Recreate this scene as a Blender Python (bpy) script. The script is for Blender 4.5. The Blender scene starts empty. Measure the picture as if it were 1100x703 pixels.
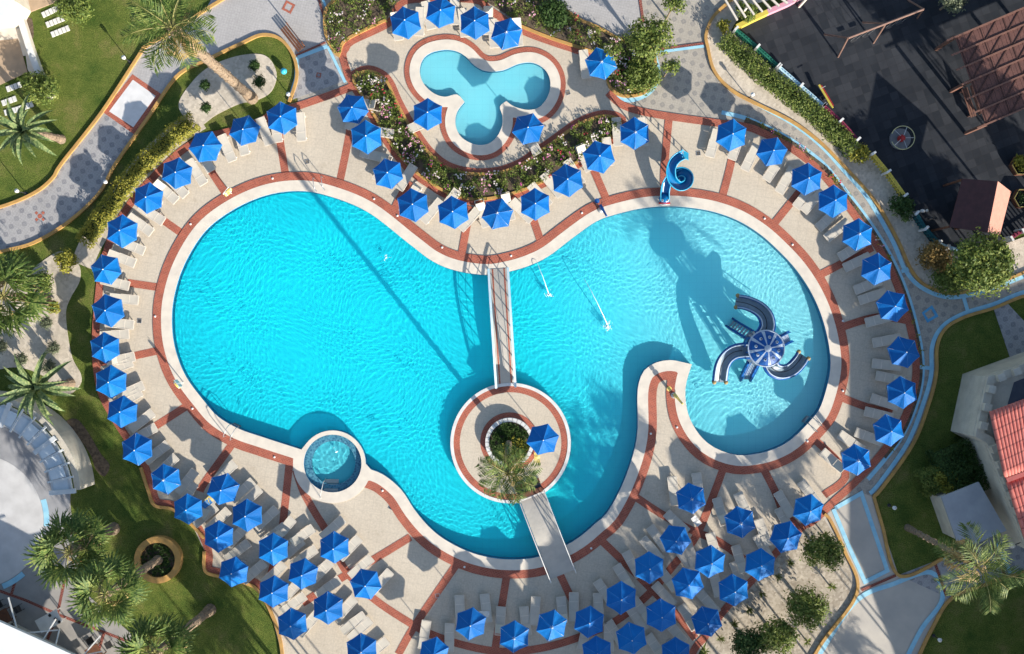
import bpy, math, random
import numpy as np
from mathutils import Vector, Matrix, noise
from mathutils.geometry import tessellate_polygon
random.seed(7); R=random.uniform
S=bpy.context.scene; C=S.collection
HC=66.0
# ---------------------------------------------------------------- camera, sky, sun
cam=bpy.data.objects.new('camera',bpy.data.cameras.new('camera')); C.objects.link(cam)
cam.location=(0,0,HC); cam.data.angle=2*math.atan(34.375/HC); cam.data.clip_end=2000; S.camera=cam
S.view_settings.view_transform='Standard'; S.view_settings.look='None'; S.view_settings.gamma=1
S.view_settings.exposure=0.98
SUN=Vector((3.75,-4.75,2.3)).normalized()
w=bpy.data.worlds.new('World'); S.world=w; w.use_nodes=True
nt=w.node_tree; sky=nt.nodes.new('ShaderNodeTexSky'); sky.sky_type='NISHITA'; sky.sun_disc=False
sky.sun_elevation=math.asin(SUN.z); sky.sun_rotation=math.atan2(SUN.x,SUN.y)
nt.links.new(sky.outputs[0],nt.nodes['Background'].inputs[0]); nt.nodes['Background'].inputs[1].default_value=.108
l=bpy.data.lights.new('sun','SUN'); l.energy=5.0; l.angle=math.radians(.55); l.color=(1,.93,.82)
lo=bpy.data.objects.new('sun',l); C.objects.link(lo); lo.rotation_euler=(-SUN).to_track_quat('-Z','Y').to_euler()
l.cycles.is_caustics_light=True
S.cycles.use_denoising=True; S.cycles.max_bounces=8; S.cycles.transmission_bounces=6; S.cycles.transparent_max_bounces=6
S.cycles.diffuse_bounces=3; S.cycles.glossy_bounces=2
# ---------------------------------------------------------------- coordinates: photo point whose height is h -> world
def P(x,y,h=0.):
    k=(HC-h)/HC/16.
    return Vector(((x-550)*k,(351.5-y)*k,h))
def PP(pts,h=0.): return [P(a,b,h) for a,b in pts]
# ---------------------------------------------------------------- materials
def newmat(name,rough=.8,spec=.3):
    m=bpy.data.materials.new(name); m.use_nodes=True; b=m.node_tree.nodes['Principled BSDF']
    b.inputs['Roughness'].default_value=rough; b.inputs['Specular IOR Level'].default_value=spec
    return m,m.node_tree,b
def coords(nt,rot=0.,scale=1.):
    tc=nt.nodes.new('ShaderNodeTexCoord'); mp=nt.nodes.new('ShaderNodeMapping')
    mp.inputs['Rotation'].default_value=(0,0,rot); mp.inputs['Scale'].default_value=(scale,)*3
    nt.links.new(tc.outputs['Object'],mp.inputs[0]); return mp.outputs[0]
def nz(nt,vec,scale,detail=4,rough=.55,dist=0.):
    n=nt.nodes.new('ShaderNodeTexNoise'); n.inputs['Scale'].default_value=scale; n.inputs['Detail'].default_value=detail
    n.inputs['Roughness'].default_value=rough; n.inputs['Distortion'].default_value=dist; nt.links.new(vec,n.inputs['Vector']); return n.outputs['Fac']
def ramp(nt,fac,stops):
    r=nt.nodes.new('ShaderNodeValToRGB'); e=r.color_ramp.elements
    while len(e)<len(stops): e.new(.5)
    for el,(p,c) in zip(e,stops): el.position=p; el.color=(*c,1)
    nt.links.new(fac,r.inputs[0]); return r.outputs[0]
def mix(nt,fac,a,b,mode='MIX'):
    m=nt.nodes.new('ShaderNodeMix'); m.data_type='RGBA'; m.blend_type=mode
    for i,v in ((0,fac),(6,a),(7,b)):
        if hasattr(v,'links'): nt.links.new(v,m.inputs[i])
        elif i==0: m.inputs[0].default_value=v
        else: m.inputs[i].default_value=(*v,1)
    return m.outputs[2]
def mth(nt,op,a,b=0.,c=0.):
    m=nt.nodes.new('ShaderNodeMath'); m.operation=op
    for i,v in enumerate((a,b,c)):
        if hasattr(v,'links'): nt.links.new(v,m.inputs[i])
        else: m.inputs[i].default_value=v
    return m.outputs[0]
def bump(nt,b,h,strength=.4,dist=.05):
    n=nt.nodes.new('ShaderNodeBump'); n.inputs['Strength'].default_value=strength; n.inputs['Distance'].default_value=dist
    nt.links.new(h,n.inputs['Height']); nt.links.new(n.outputs[0],b.inputs['Normal'])
MATS={}
def mat(name,c1,c2=None,rough=.8,scale=3.,bmp=0.,bscale=None,spec=.3,metal=0.):
    if name in MATS: return MATS[name]
    m,nt,b=newmat(name,rough,spec); c2=c2 or tuple(x*.82 for x in c1)
    v=coords(nt); n=nz(nt,v,scale)
    nt.links.new(ramp(nt,n,[(.36,c1),(.66,c2)]),b.inputs['Base Color']); b.inputs['Metallic'].default_value=metal
    if bmp: bump(nt,b,nz(nt,v,bscale or scale*4,3),bmp)
    MATS[name]=m; return m
def sepxy(nt,v):
    s=nt.nodes.new('ShaderNodeSeparateXYZ'); nt.links.new(v,s.inputs[0]); return s.outputs[0],s.outputs[1]
def gridmask(nt,x,y,period,width):          # 1 on joint lines
    o=[]
    for a in (x,y):
        f=mth(nt,'FRACT',mth(nt,'DIVIDE',a,period)); d=mth(nt,'ABSOLUTE',mth(nt,'SUBTRACT',f,.5)); o.append(mth(nt,'GREATER_THAN',d,.5-width/period/2))
    return mth(nt,'MAXIMUM',*o)
def stained(nt,v,c1,c2,big=.35,fine=9.):
    a=ramp(nt,nz(nt,v,big,6,.65),[(.35,c1),(.68,c2)])
    g=ramp(nt,nz(nt,v,fine,3),[(.3,(.82,.82,.82)),(.7,(1,1,1))])
    return mix(nt,1.,a,g,'MULTIPLY')
def deckmat():
    m,nt,b=newmat('sand_concrete',.85); v=coords(nt,.15); x,y=sepxy(nt,v)
    c=stained(nt,v,(.61,.53,.42),(.545,.47,.37))
    k=ramp(nt,nz(nt,v,1.1,5,.7),[(.30,(.80,.78,.75)),(.42,(1,1,1))]); c=mix(nt,.55,c,mix(nt,1.,c,k,'MULTIPLY'))
    g=gridmask(nt,x,y,.62,.03); c=mix(nt,mth(nt,'MULTIPLY',g,.24),c,(.3,.27,.22))
    nt.links.new(c,b.inputs['Base Color']); bump(nt,b,nz(nt,v,30,3),.25,.02); return m
def brickmat(name='red_paver',c1=(.38,.100,.062),c2=(.28,.072,.05),rot=.4):
    m,nt,b=newmat(name,.85); v=coords(nt,rot); t=nt.nodes.new('ShaderNodeTexBrick'); nt.links.new(v,t.inputs[0])
    t.inputs['Color1'].default_value=(*c1,1); t.inputs['Color2'].default_value=(*c2,1); t.inputs['Mortar'].default_value=(.44,.23,.16,1)
    t.inputs['Scale'].default_value=2.4; t.inputs['Mortar Size'].default_value=.016; t.inputs['Bias'].default_value=-.1
    g=ramp(nt,nz(nt,v,.8,6,.7),[(.3,(.78,.78,.78)),(.6,(1.1,1.08,1.05))])
    nt.links.new(mix(nt,1.,t.outputs[0],g,'MULTIPLY'),b.inputs['Base Color']); bump(nt,b,t.outputs['Fac'],-.3,.02); return m
def tilemat(name,rot,base=(.44,.40,.34),dark=(.22,.21,.20),period=.64,dsize=.34):
    m,nt,b=newmat(name,.8); v=coords(nt,rot); x,y=sepxy(nt,v)
    c=stained(nt,v,base,tuple(q*.86 for q in base),.5)
    fx=mth(nt,'ABSOLUTE',mth(nt,'SUBTRACT',mth(nt,'FRACT',mth(nt,'DIVIDE',x,period)),.5)); fy=mth(nt,'ABSOLUTE',mth(nt,'SUBTRACT',mth(nt,'FRACT',mth(nt,'DIVIDE',y,period)),.5))
    d=mth(nt,'LESS_THAN',mth(nt,'ADD',fx,fy),dsize); cr=mth(nt,'GREATER_THAN',mth(nt,'MINIMUM',fx,fy),.018); d=mth(nt,'MULTIPLY',d,cr)
    wn=nz(nt,v,1.3,2); d=mth(nt,'MULTIPLY',d,mth(nt,'MULTIPLY_ADD',wn,1.1,.25)); c=mix(nt,d,c,dark)
    g=gridmask(nt,x,y,period/4,.018); c=mix(nt,mth(nt,'MULTIPLY',g,.35),c,(.2,.19,.17))
    nt.links.new(c,b.inputs['Base Color']); bump(nt,b,nz(nt,v,25,3),.2,.02); return m
def grassmat(name='lawn_grass',a=(.050,.100,.020),b2=(.14,.175,.040),c3=(.27,.225,.095)):
    m,nt,b=newmat(name,.95,.1); v=coords(nt)
    c=ramp(nt,nz(nt,v,.45,8,.72),[(.3,a),(.52,b2),(.74,c3)])
    c=mix(nt,1.,c,ramp(nt,nz(nt,v,14,4,.7),[(.33,(.42,.45,.4)),(.62,(1.3,1.3,1.2))]),'MULTIPLY')
    nt.links.new(c,b.inputs['Base Color']); bump(nt,b,nz(nt,v,13,6,.8),1.,.14); return m
def gravelmat(name='gravel',c1=(.56,.49,.39),c2=(.30,.25,.19)):
    m,nt,b=newmat(name,.9); v=coords(nt); t=nt.nodes.new('ShaderNodeTexVoronoi'); t.inputs['Scale'].default_value=6.5; nt.links.new(v,t.inputs[0])
    c=mix(nt,t.outputs['Color'],c1,c2); c=mix(nt,1.,c,ramp(nt,nz(nt,v,.7,5),[(.3,(.75,.75,.75)),(.6,(1,1,1))]),'MULTIPLY')
    nt.links.new(c,b.inputs['Base Color']); bump(nt,b,t.outputs['Distance'],-.9,.07); return m
def rubbermat():
    m,nt,b=newmat('dark_rubber_tile',.9); v=coords(nt,-.35); x,y=sepxy(nt,v)
    wn=nt.nodes.new('ShaderNodeTexWhiteNoise'); sn=nt.nodes.new('ShaderNodeVectorMath'); sn.operation='SNAP'; sn.inputs[1].default_value=(.55,.55,10)
    nt.links.new(v,sn.inputs[0]); nt.links.new(sn.outputs[0],wn.inputs[0])
    c=ramp(nt,wn.outputs[0],[(0,(.013,.017,.024)),(1,(.030,.034,.042))]); c=mix(nt,1.,c,ramp(nt,nz(nt,v,.5,7,.7),[(.3,(.7,.7,.72)),(.7,(1.25,1.2,1.15))]),'MULTIPLY')
    g=gridmask(nt,x,y,.55,.03); c=mix(nt,mth(nt,'MULTIPLY',g,.6),c,(.018,.018,.02))
    nt.links.new(c,b.inputs['Base Color']); bump(nt,b,nz(nt,v,30,3),.4,.02); return m
def foliagemat(name,a,b2,c3,tr=.25):
    if name in MATS: return MATS[name]
    m,nt,b=newmat(name,.6,.25); v=coords(nt)
    wn=nt.nodes.new('ShaderNodeTexWhiteNoise'); sn=nt.nodes.new('ShaderNodeVectorMath'); sn.operation='SNAP'; sn.inputs[1].default_value=(.09,.09,.09)
    nt.links.new(v,sn.inputs[0]); nt.links.new(sn.outputs[0],wn.inputs[0])
    f=mth(nt,'MULTIPLY_ADD',wn.outputs[0],.45,mth(nt,'MULTIPLY',nz(nt,v,1.6,3),.6))
    nt.links.new(ramp(nt,f,[(.2,a),(.5,b2),(.8,c3)]),b.inputs['Base Color'])
    t=nt.nodes.new('ShaderNodeBsdfTranslucent'); t.inputs[0].default_value=(*c3,1); ms=nt.nodes.new('ShaderNodeMixShader'); ms.inputs[0].default_value=tr
    nt.links.new(b.outputs[0],ms.inputs[1]); nt.links.new(t.outputs[0],ms.inputs[2]); nt.links.new(ms.outputs[0],nt.nodes['Material Output'].inputs[0])
    MATS[name]=m; return m
M_deck=deckmat(); M_red=brickmat(); M_grass=grassmat(); M_gravel=gravelmat(); M_rubber=rubbermat()
M_pale_gravel=gravelmat('pale_gravel',(.66,.58,.47),(.45,.39,.31))
M_cope=mat('cream_coping',(.70,.63,.53),(.60,.54,.46),.75,1.5,.15,20)
M_ochre=mat('ochre_paint',(.52,.30,.09),(.40,.23,.08),.8,2,.2)
M_blue=mat('pale_blue_paint',(.33,.60,.72),(.24,.50,.66),.75,2,.1)
M_blue2=mat('strong_blue_paint',(.10,.36,.58),(.07,.28,.50),.75,2,.1)
M_white=mat('white_paint',(.70,.69,.66),(.60,.59,.56),.6,2)
M_soil=mat('soil',(.075,.055,.04),(.16,.12,.08),.95,5,.6)
M_tileA=tilemat('grey_diamond_tile',-.98,(.40,.39,.39),(.19,.19,.21),.64)
M_tileB=tilemat('beige_diamond_tile',.25)
M_plaza=tilemat('pale_plaza_tile',.25,(.46,.44,.43),(.36,.35,.34),.7,.18)
M_conc=mat('plain_concrete',(.50,.46,.40),(.42,.39,.35),.85,.6,.15,20)
M_stone=mat('cream_stone',(.58,.53,.44),(.46,.42,.35),.85,1.2,.4,9)
M_wood=mat('brown_wood',(.16,.065,.035),(.10,.045,.028),.7,4,.3)
M_metal=mat('grey_metal',(.45,.46,.47),(.38,.39,.40),.35,4,spec=.5,metal=.6)
M_dark=mat('dark_metal',(.03,.03,.035),(.05,.05,.05),.5,4)
F_green=foliagemat('green_leaf',(.025,.055,.012),(.09,.14,.025),(.27,.30,.07))
F_dark=foliagemat('dark_leaf',(.015,.04,.01),(.035,.075,.015),(.07,.12,.03))
F_yellow=foliagemat('yellow_leaf',(.09,.11,.015),(.22,.22,.03),(.38,.33,.05))
F_palm=foliagemat('palm_leaf',(.022,.05,.012),(.06,.11,.02),(.20,.23,.06),.1)
F_agave=foliagemat('agave_leaf',(.04,.075,.028),(.09,.14,.05),(.26,.29,.12),.05)
F_straw=foliagemat('straw_frond',(.20,.12,.04),(.32,.22,.09),(.45,.34,.17),.2)
F_grey=foliagemat('grey_green_leaf',(.06,.08,.045),(.13,.15,.09),(.22,.24,.15))
M_bark=mat('palm_bark',(.30,.22,.15),(.16,.12,.085),.95,9,.8,14)
# ---------------------------------------------------------------- mesh builder
class MB:
    def __init__(s): s.v=[]; s.f=[]
    def face(s,pts):
        i=len(s.v); s.v+= [tuple(p) for p in pts]; s.f.append(tuple(range(i,i+len(pts)))); return s
    def box(s,c,d,rz=0.,tilt=0.):
        M=Matrix.Translation(c)@Matrix.Rotation(rz,4,'Z')@Matrix.Rotation(tilt,4,'Y'); i=len(s.v)
        for z in(-.5,.5):
            for x,y in((-.5,-.5),(.5,-.5),(.5,.5),(-.5,.5)): s.v.append(tuple(M@Vector((x*d[0],y*d[1],z*d[2]))))
        s.f+=[(i+3,i+2,i+1,i),(i+4,i+5,i+6,i+7)]+[(i+a,i+(a+1)%4,i+4+(a+1)%4,i+4+a) for a in range(4)]; return s
    def beam(s,a,b,w,h,up=Vector((0,0,1))):
        a=Vector(a); b=Vector(b); d=(b-a).normalized(); sd=d.cross(up)
        if sd.length<1e-4: sd=Vector((1,0,0))
        sd.normalize(); u=sd.cross(d); i=len(s.v)
        for q in(a,b):
            for x,y in((-.5,-.5),(.5,-.5),(.5,.5),(-.5,.5)): s.v.append(tuple(q+sd*x*w+u*y*h))
        s.f+=[(i,i+1,i+2,i+3),(i+7,i+6,i+5,i+4)]+[(i+(k+1)%4,i+k,i+4+k,i+4+(k+1)%4) for k in range(4)]; return s
    def tube(s,pts,r,n=8,cap=True):
        pts=[Vector(p) for p in pts]; m=len(pts); rs=r if hasattr(r,'__len__') else [r]*m; i=len(s.v); pv=None
        for k,p in enumerate(pts):
            d=(pts[min(k+1,m-1)]-pts[max(k-1,0)]).normalized()
            if pv is None: pv=d.orthogonal().normalized()
            pv=(pv-d*pv.dot(d)).normalized(); q=d.cross(pv)
            for j in range(n):
                a=2*math.pi*j/n; s.v.append(tuple(p+(pv*math.cos(a)+q*math.sin(a))*rs[k]))
        for k in range(m-1):
            for j in range(n): a=i+k*n; s.f.append((a+j,a+(j+1)%n,a+n+(j+1)%n,a+n+j))
        if cap: s.f.append(tuple(i+j for j in range(n-1,-1,-1))); s.f.append(tuple(i+(m-1)*n+j for j in range(n)))
        return s
    def lathe(s,c,prof,n=24,sx=1.,a0=0.,a1=2*math.pi):
        full=abs(a1-a0-2*math.pi)<1e-6; cols=n if full else n+1; i=len(s.v); m=len(prof)
        for j in range(cols):
            a=a0+(a1-a0)*j/n
            for r,z in prof: s.v.append((c[0]+r*math.cos(a),c[1]+r*math.sin(a)*sx,c[2]+z))
        for j in range(n):
            for k in range(m-1):
                a=i+j*m+k; b=i+((j+1)%cols)*m+k; s.f.append((a,b,b+1,a+1))
        return s
    def prism(s,poly,z0,z1,holes=(),sides=True):
        loops=[[Vector((p[0],p[1],0)) for p in L] for L in (poly,*holes)]
        flat=[p for L in loops for p in L]; i=len(s.v)
        for p in flat: s.v.append((p.x,p.y,z1))
        for t in tessellate_polygon(loops):
            a,b,c=(flat[k] for k in t)
            cr=(b-a).cross(c-a).z
            if abs(cr)<1e-9: continue
            s.f.append(tuple(i+k for k in (t if cr>0 else t[::-1])))
        if sides and z1>z0:
            j=len(s.v)
            for p in flat: s.v.append((p.x,p.y,z0))
            o=0
            for L in loops:
                n=len(L)
                for k in range(n): a=o+k; b=o+(k+1)%n; s.f.append((i+a,j+a,j+b,i+b))
                o+=n
        return s
    def strip(s,pts,w,z0,z1,closed=False):
        L,Rr=offs(pts,w/2,closed); n=len(pts)
        if z1-z0<=1e-4:
            for k in range(n-(0 if closed else 1)):
                q=(k+1)%n; s.face([(*L[k],z1),(*Rr[k],z1),(*Rr[q],z1),(*L[q],z1)])
            return s
        i=len(s.v)
        for k in range(n): s.v+=[(*L[k],z0),(*L[k],z1),(*Rr[k],z1),(*Rr[k],z0)]
        for k in range(n-(0 if closed else 1)):
            q=(k+1)%n
            for e in range(3): s.f.append((i+4*k+e,i+4*k+e+1,i+4*q+e+1,i+4*q+e))
        if not closed: s.f+=[(i,i+3,i+2,i+1),(i+4*n-4,i+4*n-3,i+4*n-2,i+4*n-1)]
        return s
    def leaf(s,p,d,l,w,nrm=None):
        d=Vector(d).normalized(); sd=(d.cross(nrm) if nrm else d.orthogonal()).normalized()*w/2; p=Vector(p)
        return s.face([p-sd*.4,p+d*l*.5-sd,p+d*l,p+d*l*.5+sd])
def offs(pts,h,closed):
    n=len(pts); L=[]; Rr=[]
    for k in range(n):
        a=pts[k-1] if (closed or k>0) else pts[k]; b=pts[(k+1)%n] if (closed or k<n-1) else pts[k]; p=pts[k]
        d1=Vector((p[0]-a[0],p[1]-a[1])); d2=Vector((b[0]-p[0],b[1]-p[1]))
        if d1.length<1e-6:d1=d2
        if d2.length<1e-6:d2=d1
        d1.normalize(); d2.normalize(); t=(d1+d2); t=t.normalized() if t.length>1e-3 else d1
        nn=Vector((-t.y,t.x)); k2=h/max(.5,nn.dot(Vector((-d1.y,d1.x))))
        L.append((p[0]+nn.x*k2,p[1]+nn.y*k2)); Rr.append((p[0]-nn.x*k2,p[1]-nn.y*k2))
    return L,Rr
def tag(o,label=None,cat=None,group=None,kind=None):
    for k,v in(('label',label),('category',cat),('group',group),('kind',kind)):
        if v: o[k]=v
    return o
def obj(name,mb,m,parent=None,smooth=False,world=False,label=None):
    me=bpy.data.meshes.new(name); me.from_pydata([tuple(v) for v in mb.v],[],mb.f); me.materials.append(m)
    if smooth: me.polygons.foreach_set('use_smooth',[True]*len(me.polygons))
    me.update(); o=bpy.data.objects.new(name,me); C.objects.link(o)
    if parent:
        o.parent=parent
        if world:
            q=parent; off=Vector((0,0,0))
            while q: off+=q.location; q=q.parent
            o.location=-off
    if label:o['label']=label
    return o
def root(name,loc,label,cat,group=None,rz=0.,sc=1.):
    o=bpy.data.objects.new(name,None); C.objects.link(o); o.location=loc; o.rotation_euler=(0,0,rz); o.empty_display_size=.3; o.scale=(sc,)*3
    return tag(o,label,cat,group)
def dup(r,loc,rz,label,group=None,sc=None):
    n=r.copy(); C.objects.link(n); n.location=loc; n.rotation_euler=(0,0,rz); n['label']=label
    if group:n['group']=group
    if sc:n.scale=(sc,)*3
    for ch in list(r.children):
        c=ch.copy(); C.objects.link(c); c.parent=n
        for g in ch.children: d=g.copy(); C.objects.link(d); d.parent=c
    return n
def struct(name,mb,m,smooth=False):
    o=obj(name,mb,m,smooth=smooth); o['kind']='structure'; return o
def smooth_line(pts,closed=False,step=4.):      # Catmull-Rom through photo points
    n=len(pts); out=[]
    for k in range(n if closed else n-1):
        p0=pts[k-1] if (closed or k>0) else pts[k]; p1=pts[k]; p2=pts[(k+1)%n]; p3=pts[(k+2)%n] if (closed or k+2<n) else p2
        m=max(1,int(math.hypot(p2[0]-p1[0],p2[1]-p1[1])/step))
        for j in range(m):
            t=j/m; out.append(tuple(.5*((2*p1[i])+(-p0[i]+p2[i])*t+(2*p0[i]-5*p1[i]+4*p2[i]-p3[i])*t*t+(-p0[i]+3*p1[i]-3*p2[i]+p3[i])*t**3) for i in(0,1)))
    if not closed: out.append(tuple(pts[-1]))
    return out
def W2(pts): return [tuple(P(a,b).xy) for a,b in pts]
def circ(cx,cy,r,n=64,a0=0,a1=360): return [(cx+r*math.cos(math.radians(a0+(a1-a0)*k/n)),cy-r*math.sin(math.radians(a0+(a1-a0)*k/n))) for k in range(n+(0 if a1-a0==360 else 1))]
# ---------------------------------------------------------------- pool outlines (photo points)
jac=(357.5,498)
segA=[(324,483),(305,477),(282,469.5),(257.5,461),(235,448),(220,431.5),(200,404.5),(189,377),(185,350),(187,320),(198,285),(220,249.5),(250,226),(285,210.5),(320,205.5),(352,210.5),(395,228),(440,262.5),(465,281),(490,291),(522,295.5),(547,292),(570,285),(590,275),(615,256),(640,238.5),(660,231),(690,224),(717,222),(742,223.5),(767,228),(792,237),(815,251),(835,268.5),(855,290),(872,316),(884,345),(891,377),(891,402),(882,435),(872,450),(850,472),(830,483),(810,488),(792,489),(775,484.5),(760,476),(747.5,462),(739,444.5),(736,424.5),(737.5,409.5),(743,391.5)]
segB=[(743,391.5),(732,389),(720,387),(705,389.5),(692,398),(686,412),(684.5,427),(685,452),(684,469.5),(679,492),(667,524),(652,551),(640,562),(625,575),(607.5,586),(579,598),(552,601),(527,599),(502,592),(477,579),(460,565),(445,547),(431,526),(412,510),(394,503)]
segC=[(jac[0]+35.5*math.cos(math.radians(a)),jac[1]-35.5*math.sin(math.radians(a))) for a in range(0,150,8)]
POOL=smooth_line(segA,step=6)[:-1]+smooth_line(segB,step=6)[:-1]+segC
KID=smooth_line([(499,110),(491,121),(489.5,135),(496,148),(510,155.5),(524,155),(534,147),(539.5,135),(539.5,124),(537,115),(544,109)],step=3)[:-1]+smooth_line([(544,109),(552.5,115),(567.5,118.5),(580,115),(589,102.5),(591,87.5),(585,75),(572.5,68),(557.5,69),(540,76),(522.5,77),(510,71),(500,61),(490,55.5),(477.5,54),(462.5,57.5),(454,65),(451,77.5),(455,90),(465,100),(477.5,104.5),(491,102),(499,110)],step=3)[:-1]
JAC=circ(*jac,31,48)
def sdf(poly,X,Y):
    p=np.array(poly); D=np.full(X.shape,1e9); ins=np.zeros(X.shape,bool)
    for a,b in zip(p,np.roll(p,-1,0)):
        e=b-a; wx=X-a[0]; wy=Y-a[1]; t=np.clip((wx*e[0]+wy*e[1])/(e@e+1e-12),0,1)
        D=np.minimum(D,(wx-t*e[0])**2+(wy-t*e[1])**2)
        if a[1]!=b[1]: ins^=((a[1]>Y)!=(b[1]>Y))&(X<e[0]*(Y-a[1])/e[1]+a[0])
    D=np.sqrt(D); return np.where(ins,-D,D)
def contour(F,gx,gy,lev):
    F=F-lev; F=np.where(F==0,1e-9,F); s=F>0; c=s[:-1,:-1].astype(int)+s[:-1,1:]+s[1:,:-1]+s[1:,1:]; nb={}; pt={}
    for i,j in zip(*np.where((c>0)&(c<4))):
        es=[]
        for k,(a,b) in {('h',i,j):((i,j),(i,j+1)),('h',i+1,j):((i+1,j),(i+1,j+1)),('v',i,j):((i,j),(i+1,j)),('v',i,j+1):((i,j+1),(i+1,j+1))}.items():
            if s[a]!=s[b]:
                t=F[a]/(F[a]-F[b]); pt[k]=(gx[a[1]]+(gx[b[1]]-gx[a[1]])*t,gy[a[0]]+(gy[b[0]]-gy[a[0]])*t); es.append(k)
        for q in range(0,len(es)-1,2): nb.setdefault(es[q],[]).append(es[q+1]); nb.setdefault(es[q+1],[]).append(es[q])
    loops=[]; seen=set()
    for k in nb:
        if k in seen: continue
        L=[]; cur=k
        while cur is not None:
            seen.add(cur); L.append(pt[cur]); cur=next((q for q in nb[cur] if q not in seen),None)
        if len(L)>20: loops.append(L[::2])
    return sorted(loops,key=len,reverse=True)
gx=np.arange(150,930,1.5); gy=np.arange(170,640,1.5); GX,GY=np.meshgrid(gx,gy)
Dp=sdf(POOL,GX,GY); Dj=np.hypot(GX-jac[0],GY-jac[1])-31; Dm=np.minimum(Dp,Dj)
hole=contour(Dm,gx,gy,6.)[0]; cop=contour(Dm,gx,gy,11.5)[0]; redF=np.maximum(Dp-20.5,-np.minimum(Dp-8,Dj-9))
kx=np.arange(415,630,1.); ky=np.arange(25,190,1.); KX,KY=np.meshgrid(kx,ky); Dk=sdf(KID,KX,KY)
khole=contour(Dk,kx,ky,5.)[0]; kcop=contour(Dk,kx,ky,11.)[0]; kr1=contour(Dk,kx,ky,16.5)[0]; kr0=contour(Dk,kx,ky,9.)[0]
def pooldir(x,y):
    i=min(max(int((y-170)/1.5),1),len(gy)-2); j=min(max(int((x-150)/1.5),1),len(gx)-2)
    g=Vector((-(Dm[i,j+1]-Dm[i,j-1]),(Dm[i+1,j]-Dm[i-1,j]))); return g.normalized() if g.length>0 else Vector((0,1))
def dirto(x,y): # general: direction towards nearest pool outline, in world axes
    d=[(a-x)**2+(b-y)**2 for a,b in POOL+JAC]; k=min(range(len(d)),key=d.__getitem__); a,b=(POOL+JAC)[k]
    return Vector((a-x,-(b-y))).normalized()
# ---------------------------------------------------------------- ground
B=400
struct('lawn_ground',MB().prism([(-B,-B),(B,-B),(B,B),(-B,B)],0,0,[W2(hole),W2(khole)]),M_grass)
DECK=[(302,700),(290,654),(277,633),(263,626),(236,619),(221,613),(220,592),(206,563),(186,547),(167,543),(160,527),(152,502),(138,480),(120,452),(106,425),(100,395),(99,360),(102,320),(106,288),(115,257),(127,232),(143,209),(160,190),(178,172),(197,156),(220,144),(248,137),(268,131),(284,124),(292,117),(320,110),(376,90),(372,87),(364,60),(368,50),(376,41),(415,22),(423,8),(440,-4),(510,-4),(530,9),(560,28),(590,40),(632,54),(655,64),(652,82),(656,97),(668,108),(686,115),(717,121),(768,128),(800,132),(818,138),(842,150),(866,166),(884,182),(905,207),(922,230),(940,254),(957,282),(970,312),(980,345),(987,380),(987,410),(979,441),(966,468),(948,492),(930,512),(914,528),(897,543),(884,556),(873,565),(862,571),(839,594),(810,627),(782,657),(760,687),(745,710),(720,800),(500,830),(320,800)]
STRIPBED=[(380,87),(385,80),(396,77),(408,81),(417,90),(425,108),(434,125),(448,148),(462,166),(480,180),(505,187),(535,186),(560,177),(580,163),(600,149),(615,138),(630,130),(650,125),(666,130),(662,142),(650,153),(632,166),(612,180),(590,192),(560,205),(530,213),(505,214),(480,207),(462,196),(445,184),(430,168),(415,147),(402,124),(390,104)]
sb=smooth_line(STRIPBED,True)
struct('pool_deck',MB().prism(W2(DECK),0,.03,[W2(hole),W2(khole)]),M_deck)
z=.034
mb=MB()
for a in [[(299,140),(308,195)],[(376,118),(376,140),(365,196)],[(160,226),(197,252)],[(137,304),(178,310)],[(100,391),(137,384),(174,376)],[(150,469),(203,435)],[(215,528),(221,517),(252,474)],[(290,622),(302,574),(306,545),(311,498)],[(318,505),(326,528),(338,550),(352,573),(370,611),(400,642),(440,669),(465,682),(502,694),(540,700),(577,697),(615,687),(660,668),(697,638),(722,609),(747,577),(765,535),(778,500)],
          [(325,648),(330,645),(360,625),(400,602),(441,577)],[(428,703),(447,670),(492,604)],[(530,720),(532,697),(545,614)],[(600,614),(618,652)],[(642,577),(662,596),(697,630),(728,662),(747,686)],[(677,530),(710,552),(742,569),(772,582),(799,601)],[(818,500),(832,527),(842,550),(862,571)],[(868,466),(908,508),(885,532)],[(903,427),(930,437),(958,444)],[(903,352),(942,341),(978,345)],[(878,297),(937,266)],[(831,241),(858,207),(866,195)],[(776,211),(785,176),(792,140)],[(713,200),(714,175),(719,122)],[(583,266),(572,233),(566,215)],[(652,216),(640,188),(632,170)],[(495,279),(501,246),(506,222)],[(421,233),(428,216),(440,195)],[(223,178),(244,210)]]:
    mb.strip(W2(smooth_line(a)),8.2/16,z,z); z+=.0011
struct('red_paver_strips',mb,M_red)
mb=MB()
for a,b in [(1,45),(46,79)]:
    mb.strip(offs(W2(smooth_line(DECK[a:b])),4.2/16,False)[1],8/16,.063,.063)
struct('red_paver_edging',mb,M_red)
rl_=contour(redF,gx,gy,0.); struct('red_paver_band',MB().prism(W2(rl_[0]),.05,.068,[W2(q) for q in rl_[1:] if abs(q[0][0]-rl_[0][0][0])>0 and len(rl_)==2 and len(q)>200],False),M_red)
struct('kiddie_red_band',MB().prism(W2(kr1),.05,.068,[W2(kr0)],False),M_red)
struct('pool_coping',MB().prism(W2(cop),-.25,.072,[W2(POOL),W2(JAC)]),M_cope)
struct('kiddie_pool_coping',MB().prism(W2(kcop),-.25,.085,[W2(KID)]),M_cope)
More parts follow.
